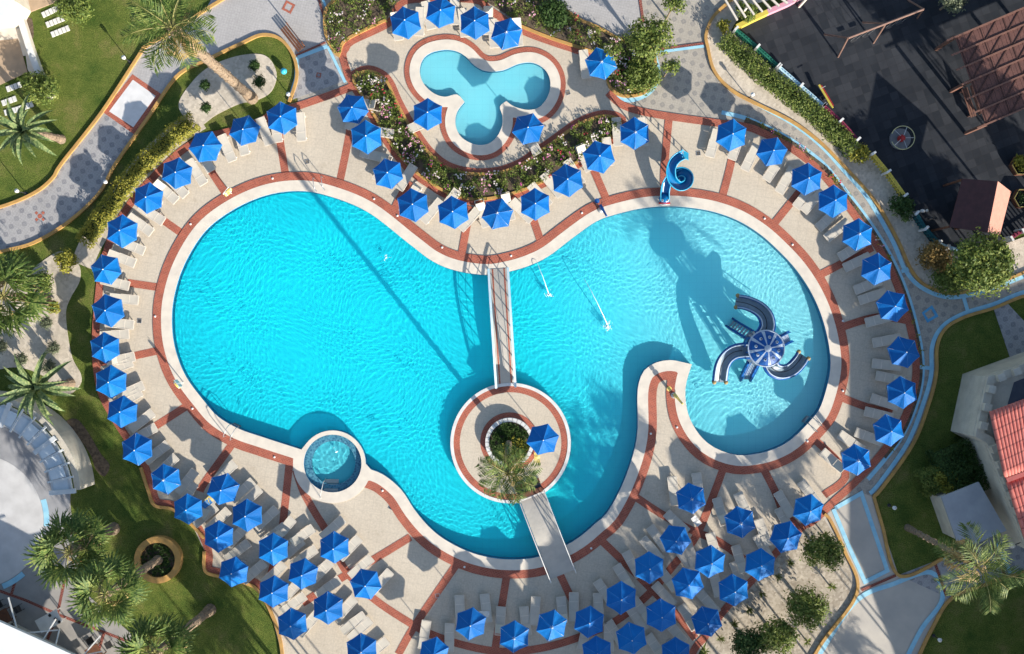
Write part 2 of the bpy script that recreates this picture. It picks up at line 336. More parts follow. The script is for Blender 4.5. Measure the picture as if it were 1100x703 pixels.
# paths and plazas
struct('upper_left_path',MB().prism(W2([(-60,236),(0,223),(37,208),(57,192),(67,176),(110,121),(150,60),(158,50),(220,12),(262,-12),(262,47),(220,66),(190,82),(160,125),(125,176),(107,208),(75,238),(37,261),(0,272),(-60,290)]),0,.02),M_tileA)
struct('upper_plaza',MB().prism(W2([(220,66),(220,12),(262,-60),(620,-60),(700,-30),(800,-40),(790,0),(766,20),(758,50),(767,77),(785,97),(812,112),(850,131),(880,153),(905,178),(930,205),(947,228),(965,261),(977,288),(992,306),(1017,315),(1040,313),(1080,301),(1140,275),(1140,310),(1100,318),(1067,331),(1035,341),(1015,353),(1006,372),(1005,402),(997,434),(980,477),(947,524),(937,534),(925,529),(895,547),(884,556),(930,512),(966,468),(987,410),(980,345),(957,282),(922,230),(884,182),(842,150),(800,132),(717,121),(686,115),(668,108),(652,82),(655,64),(560,28),(510,-4),(440,-4),(415,22),(376,41),(364,60),(376,90),(320,110),(316,62),(302,42),(282,37),(262,47)]),0,.024),M_tileB)
struct('white_plaza',MB().prism(W2([(262,-60),(330,-60),(342,0),(349,22),(352,50),(320,62),(316,58),(302,42),(282,37),(258,48),(221,66),(190,82),(158,128),(125,100),(158,50),(220,12)]),.024,.030),M_plaza)
struct('right_plaza',MB().prism(W2([(380,-60),(620,-60),(686,-40),(690,20),(660,40),(612,18),(560,-10),(440,-30)]),.024,.029),M_plaza)
struct('lower_right_plaza',MB().prism(W2([(884,556),(895,547),(925,529),(937,534),(947,564),(965,618),(1012,600),(1100,614),(1060,627),(1020,643),(1000,676),(985,708),(960,770),(840,770),(880,694),(920,636),(907,592)]),0,.028),M_conc)
struct('right_building_path',MB().prism(W2([(965,618),(1012,600),(1040,585),(1120,560),(1140,600),(1060,628),(1020,643)]),.028,.034),M_tileA)
struct('branch_path',MB().prism(W2([(1067,331),(1082,326),(1110,356),(1130,420),(1085,385),(1074,352)]),0,.03),M_tileA)
struct('diamond_tile_square',MB().prism(W2([(322,64),(350,51),(369,88),(315,107)]),.024,.036),M_tileA)
# inset square
sq=[(142.5,80),(175,102.5),(144,144.5),(111,121)]
struct('red_square_border',MB().prism(W2(sq),.03,.038,[W2([(143,86),(167.5,103.5),(143.5,137),(117.5,120)])],False),M_red)
struct('white_square_inset',MB().prism(W2([(143,86),(167.5,103.5),(143.5,137),(117.5,120)]),.03,.040,(),False),mat('white_stone',(.68,.67,.66),(.60,.59,.58),.7,2))
mb=MB()
for cx,cy,a,s in[(310,8,.3,6.5),(342.5,81,.6,3)]:
    o=[(cx+s*1.2*math.cos(a+k*math.pi/2),cy-s*1.2*math.sin(a+k*math.pi/2)) for k in range(4)]; i=[(cx+s*.7*math.cos(a+k*math.pi/2),cy-s*.7*math.sin(a+k*math.pi/2)) for k in range(4)]
    mb.prism(W2(o),.03,.042,[W2(i)],False)
for k in range(4): mb.prism(W2(circ(43+5*math.cos(k*math.pi/2+.8),232.5-5*math.sin(k*math.pi/2+.8),2,4)),.02,.03,(),False)
mb.prism(W2(circ(43,232.5,2.6,8)),.02,.03,(),False)
struct('red_floor_ornaments',mb,M_red)
struct('blue_square_ornament',MB().prism(W2([(990,336),(1001,328),(1008,340),(996,347)]),.024,.03,[W2([(993,337),(1000,332),(1004,339),(997,343)])],False),M_blue2)
# pale blue painted borders
mb=MB(); zb=.041
for a,wd in [([(320,62),(352,50)],4),([(320,62),(318,85),(311,108)],4),([(352,50),(371,89)],3),([(345,-20),(347,0),(353,14)],2.5),([(696,108),(717,60),(703,57),(756,50)],0),([(768,52),(772,75),(790,97),(815,113),(853,134),(882,157),(905,182),(928,208),(943,231),(960,262),(972,290),(988,308),(1014,319),(1042,317),(1080,305),(1140,279)],4.5),([(775,121),(800,127),(822,136),(845,148),(868,163),(888,180),(908,205),(926,228),(944,254),(960,282),(973,312),(983,345),(990,380),(990,410),(982,441),(968,470),(950,494),(932,515)],4.5),
             ([(1140,308),(1100,314),(1067,327),(1035,337),(1012,351),(1001,372),(1000,402),(992,432),(975,475),(943,521),(934,530)],4.5),([(968,292),(978,288)],4),([(984,394),(1001,396)],4),([(1034,317),(1040,337)],4),
             ([(895,547),(912,588),(929,625),(953,613),(925,530),(897,546)],4.5),([(880,703),(919,646),(960,627),(1000,615),(1012,643),(990,675),(972,710)],5),([(1071,583),(1085,616)],4),([(703,57),(756,50)],3),([(703,60),(707,82),(697,100),(677,108),(662,104)],5),([(925,770),(945,740)],.1)]:
    if wd>1: mb.strip(W2(smooth_line(a,step=5) if len(a)>6 or wd==5 and a[0][0]==703 else a),wd/16,zb,zb); zb+=.0012
struct('blue_painted_borders',mb,M_blue)
mb=MB(); zb=.062
for a,wd in [([(340,-10),(349,22)],2.5),([(703,54),(756,47)],2.5),([(1065,585),(1079,618)],3),([(1004,605),(1016,640)],3),([(925,634),(962,618)],3),([(318,60),(350,46)],2),([(686,-10),(691,25)],3)]: mb.strip(W2(a),wd/16,zb,zb); zb+=.0012
struct('dark_red_path_lines',mb,brickmat('dark_red_paver',(.20,.05,.04),(.15,.04,.04)))
# ochre kerbs
mb=MB()
KERBS=[[(-60,237),(0,223),(37,208),(57,192),(67,176),(110,121),(150,60),(158,50),(190,32),(220,12),(262,-14)],
 [(-60,288),(0,271),(37,261),(75,238),(107,208),(125,176),(160,126),(190,83),(220,66),(258,48),(282,38),(302,43),(316,62),(319,84),(311,110)],
 [(368,-4),(352,8),(349,22),(351,40),(358,54),(364,60),(367,50),(376,41),(415,22)],
 [(565,-30),(612,15),(640,29),(660,40),(672,46)],[(545,22),(560,29),(590,41),(632,55),(652,63)],
 [(652,82),(655,94),(664,102),(676,104),(692,100),(703,86),(703,60),(697,48)],
 [(795,-8),(780,5),(765,20),(758,38),(760,52),(767,77),(785,97),(812,112),(850,131),(880,153),(905,178),(930,205),(947,228),(965,261),(977,288),(992,306),(1017,315),(1040,313),(1080,301),(1140,275)],
 [(1140,311),(1100,318),(1067,331),(1035,341),(1015,353),(1006,372),(1005,402),(997,434),(980,477),(947,524),(938,533)],
 [(938,533),(947,564),(965,618),(1012,600)],[(1130,602),(1100,614),(1060,627),(1021,643),(1000,676),(985,708),(960,770)],
 [(885,552),(890,556),(907,592),(920,636),(880,694),(850,750)],
 [(220,592),(221,613),(236,619),(263,626),(277,633),(290,654),(302,690),(306,740)],[(152,502),(160,527),(167,543),(186,547),(206,563),(220,578)]]
for ki,a in enumerate(KERBS):
    mb.strip(W2(smooth_line(a)),3.2/16,0,.15+.002*ki)
struct('ochre_kerb',mb,M_ochre)
mb=MB(); mb.strip(W2(sb),3.0/16,0,.16,True)
struct('garden_kerb',mb,M_ochre)
off1,off2=offs(sb,4.0,True)
a1=sum(p[0]*q[1]-q[0]*p[1] for p,q in zip(off1,off1[1:]+off1[:1])); a2=sum(p[0]*q[1]-q[0]*p[1] for p,q in zip(off2,off2[1:]+off2[:1]))
struct('garden_red_edging',MB().strip(W2(off1 if abs(a1)>abs(a2) else off2),5/16,.05,.05,True),M_red)
# beds
struct('long_garden_soil',MB().prism(W2(sb),0,.10),M_soil)
F1=[(368,-20),(352,8),(349,22),(351,40),(358,54),(364,60),(367,50),(376,41),(415,22),(423,6),(440,-6),(510,-6),(530,7),(560,26),(590,39),(632,53),(655,64),(652,82),(655,94),(664,102),(676,104),(692,100),(703,86),(703,60),(690,40),(660,40),(640,29),(612,15),(565,-30)]
struct('flower_bed_soil',MB().prism(W2(F1),0,.12),M_soil)
struct('hedge_bed_gravel',MB().prism(W2([(795,-8),(780,5),(765,20),(758,38),(760,52),(767,77),(785,97),(812,112),(850,131),(880,153),(905,178),(930,205),(947,228),(965,261),(977,288),(992,306),(1017,315),(1040,313),(1080,301),(1140,275),(1140,240),(1080,262),(1030,272),(1000,262),(978,232),(945,178),(915,152),(880,118),(832,76),(785,33),(800,8),(860,-10)]),0,.05),M_pale_gravel)
struct('playground_floor',MB().prism(W2([(785,33),(820,18),(860,0),(900,-60),(1200,-60),(1200,220),(1100,245),(1080,260),(1030,270),(1000,262),(978,232),(945,178),(915,152),(880,118),(832,76)]),0,.06),M_rubber)
struct('shrub_bed_gravel',MB().prism(W2([(885,553),(890,556),(907,592),(920,636),(880,694),(850,750),(740,750),(760,687),(782,657),(810,627),(839,594),(862,571)]),0,.02),M_gravel)
struct('left_gravel_garden',MB().prism(W2(smooth_line([(-60,330),(-20,310),(22,300),(40,285),(66,270),(84,283),(86,301),(76,320),(71,335),(73,360),(78,385),(87,402),(86,414),(74,424),(58,420),(48,405),(20,395),(-10,400),(-60,420)],True)),0,.03),M_pale_gravel)
struct('palm_garden_gravel',MB().prism(W2(smooth_line([(192,112),(205,90),(225,72),(257,60),(285,60),(297,78),(292,98),(276,108),(257,112),(232,124),(214,136),(200,128)],True)),0,.03),M_pale_gravel)
mb=MB()
hb=smooth_line([(215,128),(200,138),(185,150),(165,168),(146,190),(130,215),(112,240),(98,262),(88,285)])
struct('hedge_bed_soil',MB().strip(W2(hb),24/16,.037,.037),M_pale_gravel)
struct('right_strip_bed',MB().strip(W2(smooth_line([(800,129),(822,139),(845,151),(868,168),(888,184),(906,208),(924,231),(941,256),(957,284),(970,314),(980,347),(987,382),(987,410),(979,440),(967,467),(949,491)])),6/16,.05,.05),M_soil)
struct('dry_soil_patches',mb.prism(W2(smooth_line([(70,455),(82,450),(95,465),(108,487),(118,500),(112,512),(103,505),(98,490),(84,470)],True)),0,.012).prism(W2(smooth_line([(26,22),(34,20),(36,40),(30,50),(27,36)],True)),0,.012),M_soil)
# top left court
struct('upper_left_paving',MB().prism(W2([(-60,-60),(12,-40),(17,10),(24,18),(40,60),(55,108),(48,104),(30,75),(28,60),(-60,75)]),0,.05),M_cope)
struct('tan_court',MB().prism(W2([(-60,50),(20,42),(30,78),(0,92),(-60,110)]),.05,.06),mat('tan_paving',(.46,.33,.22),(.38,.28,.19),.85,2))
struct('tan_court_top',MB().prism(W2([(17,-40),(66,-40),(62,2),(24,17),(15,8)]),.0,.06),MATS['tan_paving'])
mbs=MB()
for cx,cy,a in [(55,12.5,-25),(59.5,23.5,-22),(65,34,-22),(17,93,-20),(12,108,-20),(30,114,-20),(15,119,-15)]:
    for k in range(-2,3):
        if cy>90 and k>1: continue
        q=math.radians(-a); mbs.box((*P(cx+k*4.2*math.cos(q),cy-k*4.2*math.sin(q)).xy,.03),(.22,.36,.06),q)
tag(struct('stepping_stones',mbs,M_white),kind='structure')
# left bar terrace
bc=(-8,530)
struct('terrace_paving',MB().prism(W2([(-90,612),(20,612),(45,600),(55,575),(50,540),(44,520),(74,518),(76,545),(80,590),(95,640),(140,680),(160,760),(-90,760)]),0,.03),mat('terrace_concrete',(.33,.31,.29),(.26,.25,.24),.85,1))
struct('bar_plaza',MB().prism(W2(circ(-25,560,72)),0,.06),mat('white_bar_floor',(.56,.55,.54),(.47,.46,.45),.8,1))
struct('bar_blue_ring',MB().strip(W2(circ(-25,560,75.5,8,-68,-48)),6/16,.055,.055).strip(W2(circ(-25,560,75.5,8,-4,18)),6/16,.055,.055),M_blue)
struct('pergola_court',MB().prism(W2(circ(*bc,84)),0,.05),mat('grey_court',(.33,.33,.34),(.25,.25,.26),.85,1))
mb=MB(); zb=.036
for a in [[(-5,633),(28,645),(62,660),(140,690)],[(62,660),(72,612)],[(12,640),(18,620)],[(55,545),(72,552)],[(50,690),(62,660)],[(105,703),(112,680)]]: mb.strip(W2(a),3/16,zb,zb); zb+=.0012
struct('terrace_red_lines',mb,bpy.data.materials['dark_red_paver'])
# ---------------------------------------------------------------- pools
def watermat():
    m=bpy.data.materials.new('clear_water'); m.use_nodes=True; nt=m.node_tree; nt.nodes.remove(nt.nodes['Principled BSDF'])
    g=nt.nodes.new('ShaderNodeBsdfGlass'); g.inputs['IOR'].default_value=1.33; g.inputs['Roughness'].default_value=0; g.inputs['Color'].default_value=(1,1,1,1)
    nt.links.new(g.outputs[0],nt.nodes['Material Output'].inputs[0]); return m
M_water=watermat()
def poolfloor(name,c1,c2,x0=None,x1=None,c3=None):
    m,nt,b=newmat(name,.6); v=coords(nt); c=ramp(nt,nz(nt,v,.25,3),[(.35,c1),(.65,c2)])
    if x0 is not None:
        x,y=sepxy(nt,v); t=nt.nodes.new('ShaderNodeMapRange'); t.interpolation_type='SMOOTHSTEP'
        xx=mth(nt,'MULTIPLY_ADD',y,.25,x); nt.links.new(xx,t.inputs[0]); t.inputs[1].default_value=x0; t.inputs[2].default_value=x1
        c=mix(nt,t.outputs[0],c,c3)
    x,y=sepxy(nt,v); g=gridmask(nt,x,y,.5,.02); c=mix(nt,mth(nt,'MULTIPLY',g,.12),c,(.0,.3,.45)); nt.links.new(c,b.inputs['Base Color']); return m
M_pf=poolfloor('pool_liner',(.0,.73,.86),(.0,.78,.90),0.,19.,(.30,.85,.93)); M_kf=poolfloor('kiddie_liner',(.27,.82,.90),(.31,.84,.91)); M_jf=poolfloor('spa_liner',(.08,.66,.78),(.10,.70,.80))
fl=struct('pool_floor',MB().prism(W2(POOL),-.72,-.72),M_pf); fl.cycles.is_caustics_receiver=True
def wall(name,poly,z0,z1,m): return struct(name,MB().strip(W2(poly),.004,z0,z1,True),m)
M_wt=mat('blue_wall_tile',(.02,.16,.32),(.02,.22,.40),.4,6)
wl=wall('pool_side_wall',POOL,-.95,.05,M_wt); wall('spa_side_wall',JAC,-.9,.05,M_wt); wall('kiddie_side_wall',KID,-.5,.05,M_wt)
struct('kiddie_pool_floor',MB().prism(W2(KID),-.34,-.34),M_kf)
struct('spa_floor',MB().prism(W2(JAC),-.65,-.65),M_jf)
mo,nt,b=newmat('blue_mosaic',.4,.5); v=coords(nt); t=nt.nodes.new('ShaderNodeTexVoronoi'); t.inputs['Scale'].default_value=7; nt.links.new(v,t.inputs[0])
nt.links.new(ramp(nt,t.outputs['Distance'],[(.1,(.02,.14,.28)),(.7,(.16,.46,.58))]),b.inputs['Base Color'])
struct('spa_bench',MB().prism(W2(JAC),-.63,-.35,[W2(circ(*jac,23.5,40))]),mo)
def water(name,poly,zw,amp,seed,cell=.07):
    q=np.array(W2(poly)); x=np.arange(q[:,0].min()-.1,q[:,0].max()+.1,cell); y=np.arange(q[:,1].min()-.1,q[:,1].max()+.1,cell); X,Y=np.meshgrid(x,y)
    D=sdf(q,X,Y); rg=np.random.RandomState(seed); H=np.zeros_like(X)
    bx=X+.5*np.sin(Y*.7+1)+.35*np.sin(X*1.1); by=Y+.5*np.sin(X*.6+2)+.3*np.sin(Y*1.3+X*.4)
    for k in range(46):
        lam=.17*(3.5**rg.rand()); th=rg.rand()*6.283; ph=rg.rand()*6.283; kk=6.283/lam
        H+=lam*rg.uniform(.5,1.)*np.sin(kk*(bx*math.cos(th)+by*math.sin(th))+ph)
    H*=amp/46**.5; Z=zw+H
    keep=(D[:-1,:-1]<.09); idx=-np.ones(X.shape,int); use=np.zeros(X.shape,bool); ii,jj=np.where(keep)
    for a,b_ in((0,0),(0,1),(1,0),(1,1)): use[ii+a,jj+b_]=True
    idx[use]=np.arange(use.sum()); vs=np.stack([X[use],Y[use],Z[use]],1); fs=np.stack([idx[ii,jj],idx[ii,jj+1],idx[ii+1,jj+1],idx[ii+1,jj]],1)
    me=bpy.data.meshes.new(name); me.vertices.add(len(vs)); me.vertices.foreach_set('co',vs.ravel()); me.loops.add(fs.size); me.loops.foreach_set('vertex_index',fs.ravel())
    me.polygons.add(len(fs)); me.polygons.foreach_set('loop_start',np.arange(0,fs.size,4)); me.polygons.foreach_set('loop_total',np.full(len(fs),4)); me.update(calc_edges=True); me.validate()
    me.polygons.foreach_set('use_smooth',[True]*len(me.polygons)); me.materials.append(M_water); o=bpy.data.objects.new(name,me); C.objects.link(o); o['kind']='structure'
    o.cycles.is_caustics_caster=True; return o
water('pool_water',POOL,-.08,.0085,3,.05)
water('kiddie_pool_water',KID,-.08,.004,5,.12); water('spa_water',JAC,-.08,.02,6,.08)
bpy.data.objects['kiddie_pool_floor'].cycles.is_caustics_receiver=True; bpy.data.objects['spa_floor'].cycles.is_caustics_receiver=True; bpy.data.objects['spa_bench'].cycles.is_caustics_receiver=True
# island
ic=P(548.5,476); IR=64/16
struct('island_deck',MB().prism([(ic.x+(IR-.02)*math.cos(a*math.pi/48),ic.y+(IR-.02)*math.sin(a*math.pi/48)) for a in range(96)],-.95,.10),M_deck)
def ringm(r0,r1,z): return MB().lathe((ic.x,ic.y,z),[(r1/16,0),(r0/16,0)],96)
struct('island_white_rim',MB().lathe((ic.x,ic.y,0),[(64.6/16,-.12),(64.6/16,.13),(61.2/16,.13),(61.2/16,.05)],96),M_white)
struct('island_red_ring',ringm(54.5,61.2,.106),M_red)
pc=P(547.5,474.5)
struct('island_inner_red_ring',MB().lathe((pc.x,pc.y,.108),[(31.5/16,0),(26/16,0)],64),M_red)
# ---------------------------------------------------------------- foliage builders
def clump(mb,c,r,n,size,flat=.5,shell=.55,rough=.35,seed=0):
    rg=random.Random(seed*7919+int(abs(c[0])*100)+int(abs(c[1])*37))
    for _ in range(n):
        d=Vector((rg.gauss(0,1),rg.gauss(0,1),rg.gauss(0,1))).normalized()
        if d.z<-.35: d.z=-d.z
        k=1+rough*noise.noise(d*2.2+Vector((seed,c[0],c[1])))*1.8
        if noise.noise(d*4.5+Vector((c[1],seed*3.,2)))<-.42: continue
        t=rg.uniform(shell,1.)*k; p=Vector((c[0]+d.x*r[0]*t,c[1]+d.y*r[1]*t,max(.03,c[2]+d.z*r[2]*t)))
        nd=(d+Vector((rg.uniform(-1,1),rg.uniform(-1,1),rg.uniform(-.3,1)))*flat*1.6).normalized()
        ld=nd.cross(Vector((rg.uniform(-1,1),rg.uniform(-1,1),rg.uniform(-1,1)))).normalized()
        s=size*rg.uniform(.6,1.35); mb.leaf(p,ld,s*1.5,s*.8,nd)
    return mb
def shrub(name,x,y,rpx,h,m,label,cat='bush',group=None,n=None,size=.12,sq=1.,trunk=.5,lobes=5):
    hc=h-rpx/16*.55; 
    b0=P(x,y,max(.2,hc*.8)); base=Vector((b0.x,b0.y,0)); rw=rpx/16; o=root(name,base,label,cat,group)
    rg=random.Random(int(x*13+y)); mb=MB(); n=n or int(2300*rw*rw)
    cz=max(h-rw*.62,rw*.3)
    for k in range(lobes):
        a=k*2.4+rg.random(); q=rw*.45 if lobes>1 else 0
        clump(mb,(q*math.cos(a),q*math.sin(a)*sq,cz+rg.uniform(-.12,.12)*rw),(rw*.66 if lobes>1 else rw,)*2+(min(rw*.62,h*.6),),n//lobes,size,seed=k+1)
    obj('foliage',mb,m,o)
    t=MB(); t.tube([(0,0,0),(.03,.02,cz*.6),(0,0,cz)],[.09*max(.5,rw),.07*max(.5,rw),.03],7)
    for k in range(5):
        a=k*1.26+.3; t.tube([(0,0,cz*.55),(rw*.3*math.cos(a),rw*.3*math.sin(a),cz*.9),(rw*.6*math.cos(a),rw*.6*math.sin(a),cz+.1)],[.04,.03,.01],5)
    obj('stem',t,M_bark,o); return o
def frond(mb,rib,base,az,el,L,droop,nl,ll,lw,rg,twist=.5):
    pts=[]; p=Vector(base); e=el; N=9
    for k in range(N+1):
        pts.append(p.copy()); d=Vector((math.cos(az)*math.cos(e),math.sin(az)*math.cos(e),math.sin(e))); p=p+d*L/N; e-=droop/N*(1+.9*k/N)
    rib.tube(pts,[.035*(1-.85*k/N) for k in range(N+1)],4,False)
    for k in range(nl):
        t=.14+.86*k/nl; f=t*N; i=min(int(f),N-1); q=pts[i].lerp(pts[i+1],f-i); d=(pts[i+1]-pts[i]).normalized()
        sd=d.cross(Vector((0,0,1))).normalized(); up=sd.cross(d)
        l=ll*(.55+1.1*math.sin(math.pi*min(1,t*.9+.08)))*rg.uniform(.85,1.1)
        for s in(-1,1):
            dd=(sd*s+d*(.55+.5*t)+up*rg.uniform(-.35,.45)).normalized(); nn=(up+Vector((0,0,1))*.5+sd*s*.4)
            mb.leaf(q,dd,l,lw,nn)
def fan(mb,rib,base,az,el,L,rf,rg,drop=.4,ns=17):
    d=Vector((math.cos(az)*math.cos(el),math.sin(az)*math.cos(el),math.sin(el))); tip=Vector(base)+d*L-Vector((0,0,drop*L*.3))
    rib.tube([base,Vector(base).lerp(tip,.5)+Vector((0,0,.06*L)),tip],[.04,.03,.02],4,False)
    sd=d.cross(Vector((0,0,1))).normalized(); up=sd.cross(d); fd=(d-Vector((0,0,drop))).normalized()
    for k in range(ns):
        a=(k/(ns-1)-.5)*4.0; dd=(fd*math.cos(a)+sd*math.sin(a)+up*rg.uniform(-.12,.2)-Vector((0,0,.15*abs(a)))).normalized()
        l=rf*rg.uniform(.85,1.08)*(1-.12*abs(a)); e=tip+dd*l*.62; mb.leaf(tip,dd,l*1.0,rf*.12,up); mb.leaf(e,(dd-Vector((0,0,.75))).normalized(),l*.5,rf*.05,up)
def palm(name,base,h,label,kind='feather',L=2.4,nf=38,rt=.22,m=None,seed=1,group=None,cat='palm tree',lean=(0,0),skirt=True,nl=26):
    b0=P(*base); o=root(name,b0,label,cat,group); rg=random.Random(seed); lx,ly=lean; m=m or F_palm
    t=MB(); N=14; pts=[(lx*(k/N)**1.5,ly*(k/N)**1.5,h*k/N) for k in range(N+1)]
    t.tube(pts,[rt*(1.5-.5*min(1,k*.5))*(1+.08*(k%2)) if k<N else rt*1.1 for k in range(N+1)],10)
    for k in range(int(h/.16)):
        zz=.15+k*.16; u=zz/h
        if u>1: break
        a=k*2.4; t.box((lx*u**1.5+rt*1.02*math.cos(a),ly*u**1.5+rt*1.02*math.sin(a),zz),(.08,.16,.10),a)
    obj('trunk',t,M_bark,o); top=Vector((lx,ly,h)); mb=MB(); rib=MB(); dm=MB(); dr=MB()
    for k in range(nf):
        az=k*2.39996+rg.uniform(-.2,.2); u=k/nf
        if kind=='feather': frond(mb,rib,top,az,1.25-.95*u+rg.uniform(-.12,.12),L*rg.uniform(.8,1.08),1.1+.5*u,nl,L*.23,L*.020+.012,rg)
        elif kind=='fan': fan(mb,rib,top,az,1.2-1.75*u+rg.uniform(-.15,.15),L*.55*rg.uniform(.8,1.1),L*.52,rg)
        else:
            e=1.35-1.25*u+rg.uniform(-.1,.1); q=[]; p=top.copy(); LL=L*rg.uniform(.75,1.1)
            for j in range(7): q.append(p.copy()); p=p+Vector((math.cos(az)*math.cos(e),math.sin(az)*math.cos(e),math.sin(e)))*LL/6; e-=.18+.16*u
            wd=[.10,.2,.23,.21,.16,.09,.0]; sd=Vector((-math.sin(az),math.cos(az),0))
            for j in range(6):
                for s in(-1,1): a,b=q[j],q[j+1]; u1=Vector((0,0,wd[j]*.45)); u2=Vector((0,0,wd[j+1]*.45)); mb.face([a,b,b+sd*s*wd[j+1]*L*.3+u2,a+sd*s*wd[j]*L*.3+u1] if s<0 else [b,a,a+sd*s*wd[j]*L*.3+u1,b+sd*s*wd[j+1]*L*.3+u2])
    if skirt and kind!='agave':
        for k in range(9):
            az=rg.uniform(0,6.28)
            if kind=='fan': fan(dm,dr,top-Vector((0,0,.3)),az,-.6,L*.4,L*.4,rg,1.,10)
            else: frond(dm,dr,top-Vector((0,0,.2)),az,-.35,L*.75,1.2,14,L*.16,L*.03,rg)
        obj('dry_fronds',dm,F_straw,o)
    obj('fronds',mb,m,o)
    if rib.v: obj('frond_ribs',rib,mat('rib_green',(.30,.30,.10),(.24,.20,.08),.6),o)
    return o
# ---------------------------------------------------------------- parasols
def canopymat():
    m,nt,b=newmat('blue_canvas',.55,.2); v=coords(nt)
    c=ramp(nt,nz(nt,v,2.5,4),[(.3,(.0008,.122,.42)),(.7,(.002,.150,.50))]); oi=nt.nodes.new('ShaderNodeObjectInfo'); c=mix(nt,1.,c,ramp(nt,oi.outputs['Random'],[(0,(.8,.80,.80)),(.6,(1,1,1)),(1,(1.2,1.12,1.0))]),'MULTIPLY'); nt.links.new(c,b.inputs['Base Color']); bump(nt,b,nz(nt,v,4,4,.6,1.5),.5,.06)
    t=nt.nodes.new('ShaderNodeBsdfTranslucent'); t.inputs[0].default_value=(.01,.14,.7,1); ms=nt.nodes.new('ShaderNodeMixShader'); ms.inputs[0].default_value=.05
    nt.links.new(b.outputs[0],ms.inputs[1]); nt.links.new(t.outputs[0],ms.inputs[2]); nt.links.new(ms.outputs[0],nt.nodes['Material Output'].inputs[0]); return m
M_can=canopymat(); M_trim=mat('pale_canopy_edge',(.08,.28,.62),(.06,.24,.58),.7)
def hexcanopy(seed):
    rg=random.Random(seed); mb=MB(); Rr=1.06; z0,z1=2.07+rg.uniform(-.02,.03),2.52+rg.uniform(-.05,.04); K=5; Jn=6; n=6*Jn
    rr=[1+rg.uniform(-.02,.02) for _ in range(6)]; dz=[rg.uniform(-.06,.05) for _ in range(6)]
    rings=[]
    for k in range(K+1):
        t=k/K; row=[]
        for s in range(6):
            for j in range(Jn):
                u=j/Jn; a0=s*math.pi/3; a1=(s+1)*math.pi/3; r0=rr[s]; r1=rr[(s+1)%6]
                p=Vector((math.cos(a0)*r0,math.sin(a0)*r0)).lerp(Vector((math.cos(a1)*r1,math.sin(a1)*r1)),u)*Rr*t
                sag=math.sin(math.pi*u)*t; p*=1-.035*sag
                row.append((p.x,p.y,z1-(z1-z0)*(t**1.08)-(.03+.012*(seed%4))*sag*(1-t*.3)+.012*math.sin(9*u+3*s+seed)*t+(dz[s]*(1-u)+dz[(s+1)%6]*u)*t*t))
        rings.append(row)
    i=len(mb.v); mb.v.append((0,0,z1)); idx=[]
    for k in range(1,K+1): idx.append(len(mb.v)); mb.v+=rings[k]
    for j in range(n): mb.f.append((i,idx[0]+j,idx[0]+(j+1)%n))
    for k in range(K-1):
        for j in range(n): mb.f.append((idx[k]+j,idx[k+1]+j,idx[k+1]+(j+1)%n,idx[k]+(j+1)%n))
    v=MB(); e=rings[K]
    for j in range(n):
        a=e[j]; b=e[(j+1)%n]; d=lambda q:(q[0]*1.012,q[1]*1.012,q[2]-.13+.015*math.sin(q[0]*9+q[1]*5)); v.face([a,d(a),d(b),b])
    hemb=MB(); hemb.tube([(q[0]*1.004,q[1]*1.004,q[2]) for q in e+[e[0]]],.011,4,False)
    seam=MB()
    for s in range(6): seam.tube([(rings[k][s*Jn][0],rings[k][s*Jn][1],rings[k][s*Jn][2]+.006) for k in range(1,K+1)],.007,4,False)
    return mb,v,hemb,seam
def make_parasol(seed,label):
    o=root('parasol',(0,0,0),label,'parasol'); c,v,h,sm=hexcanopy(seed)
    cn=obj('canopy',c,M_can,o); obj('valance',v,M_can,cn); obj('hem',h,M_trim,cn); obj('seam',sm,M_trim,cn)
    obj('pole',MB().tube([(0,0,.05),(0,0,2.5)],.024,8),M_white,o)
    r=MB()
    for s in range(6):
        a=s*math.pi/3; r.tube([(.02*math.cos(a),.02*math.sin(a),2.47),(1.03*math.cos(a),1.03*math.sin(a),2.06)],.01,4); r.tube([(.03*math.cos(a),.03*math.sin(a),1.95),(.55*math.cos(a),.55*math.sin(a),2.24)],.009,4)
    obj('ribs',r,M_white,o)
    obj('base',MB().lathe((0,0,.03),[(.0,.12),(.05,.12),(.06,.08),(.26,.06),(.28,0)],20),M_conc,o)
    obj('finial',MB().lathe((0,0,2.50),[(.035,0),(.045,.04),(.02,.09),(0,.1)],8),M_white,o); return o
pprot=[make_parasol(k,'x') for k in range(7)]; pused=[0]*7
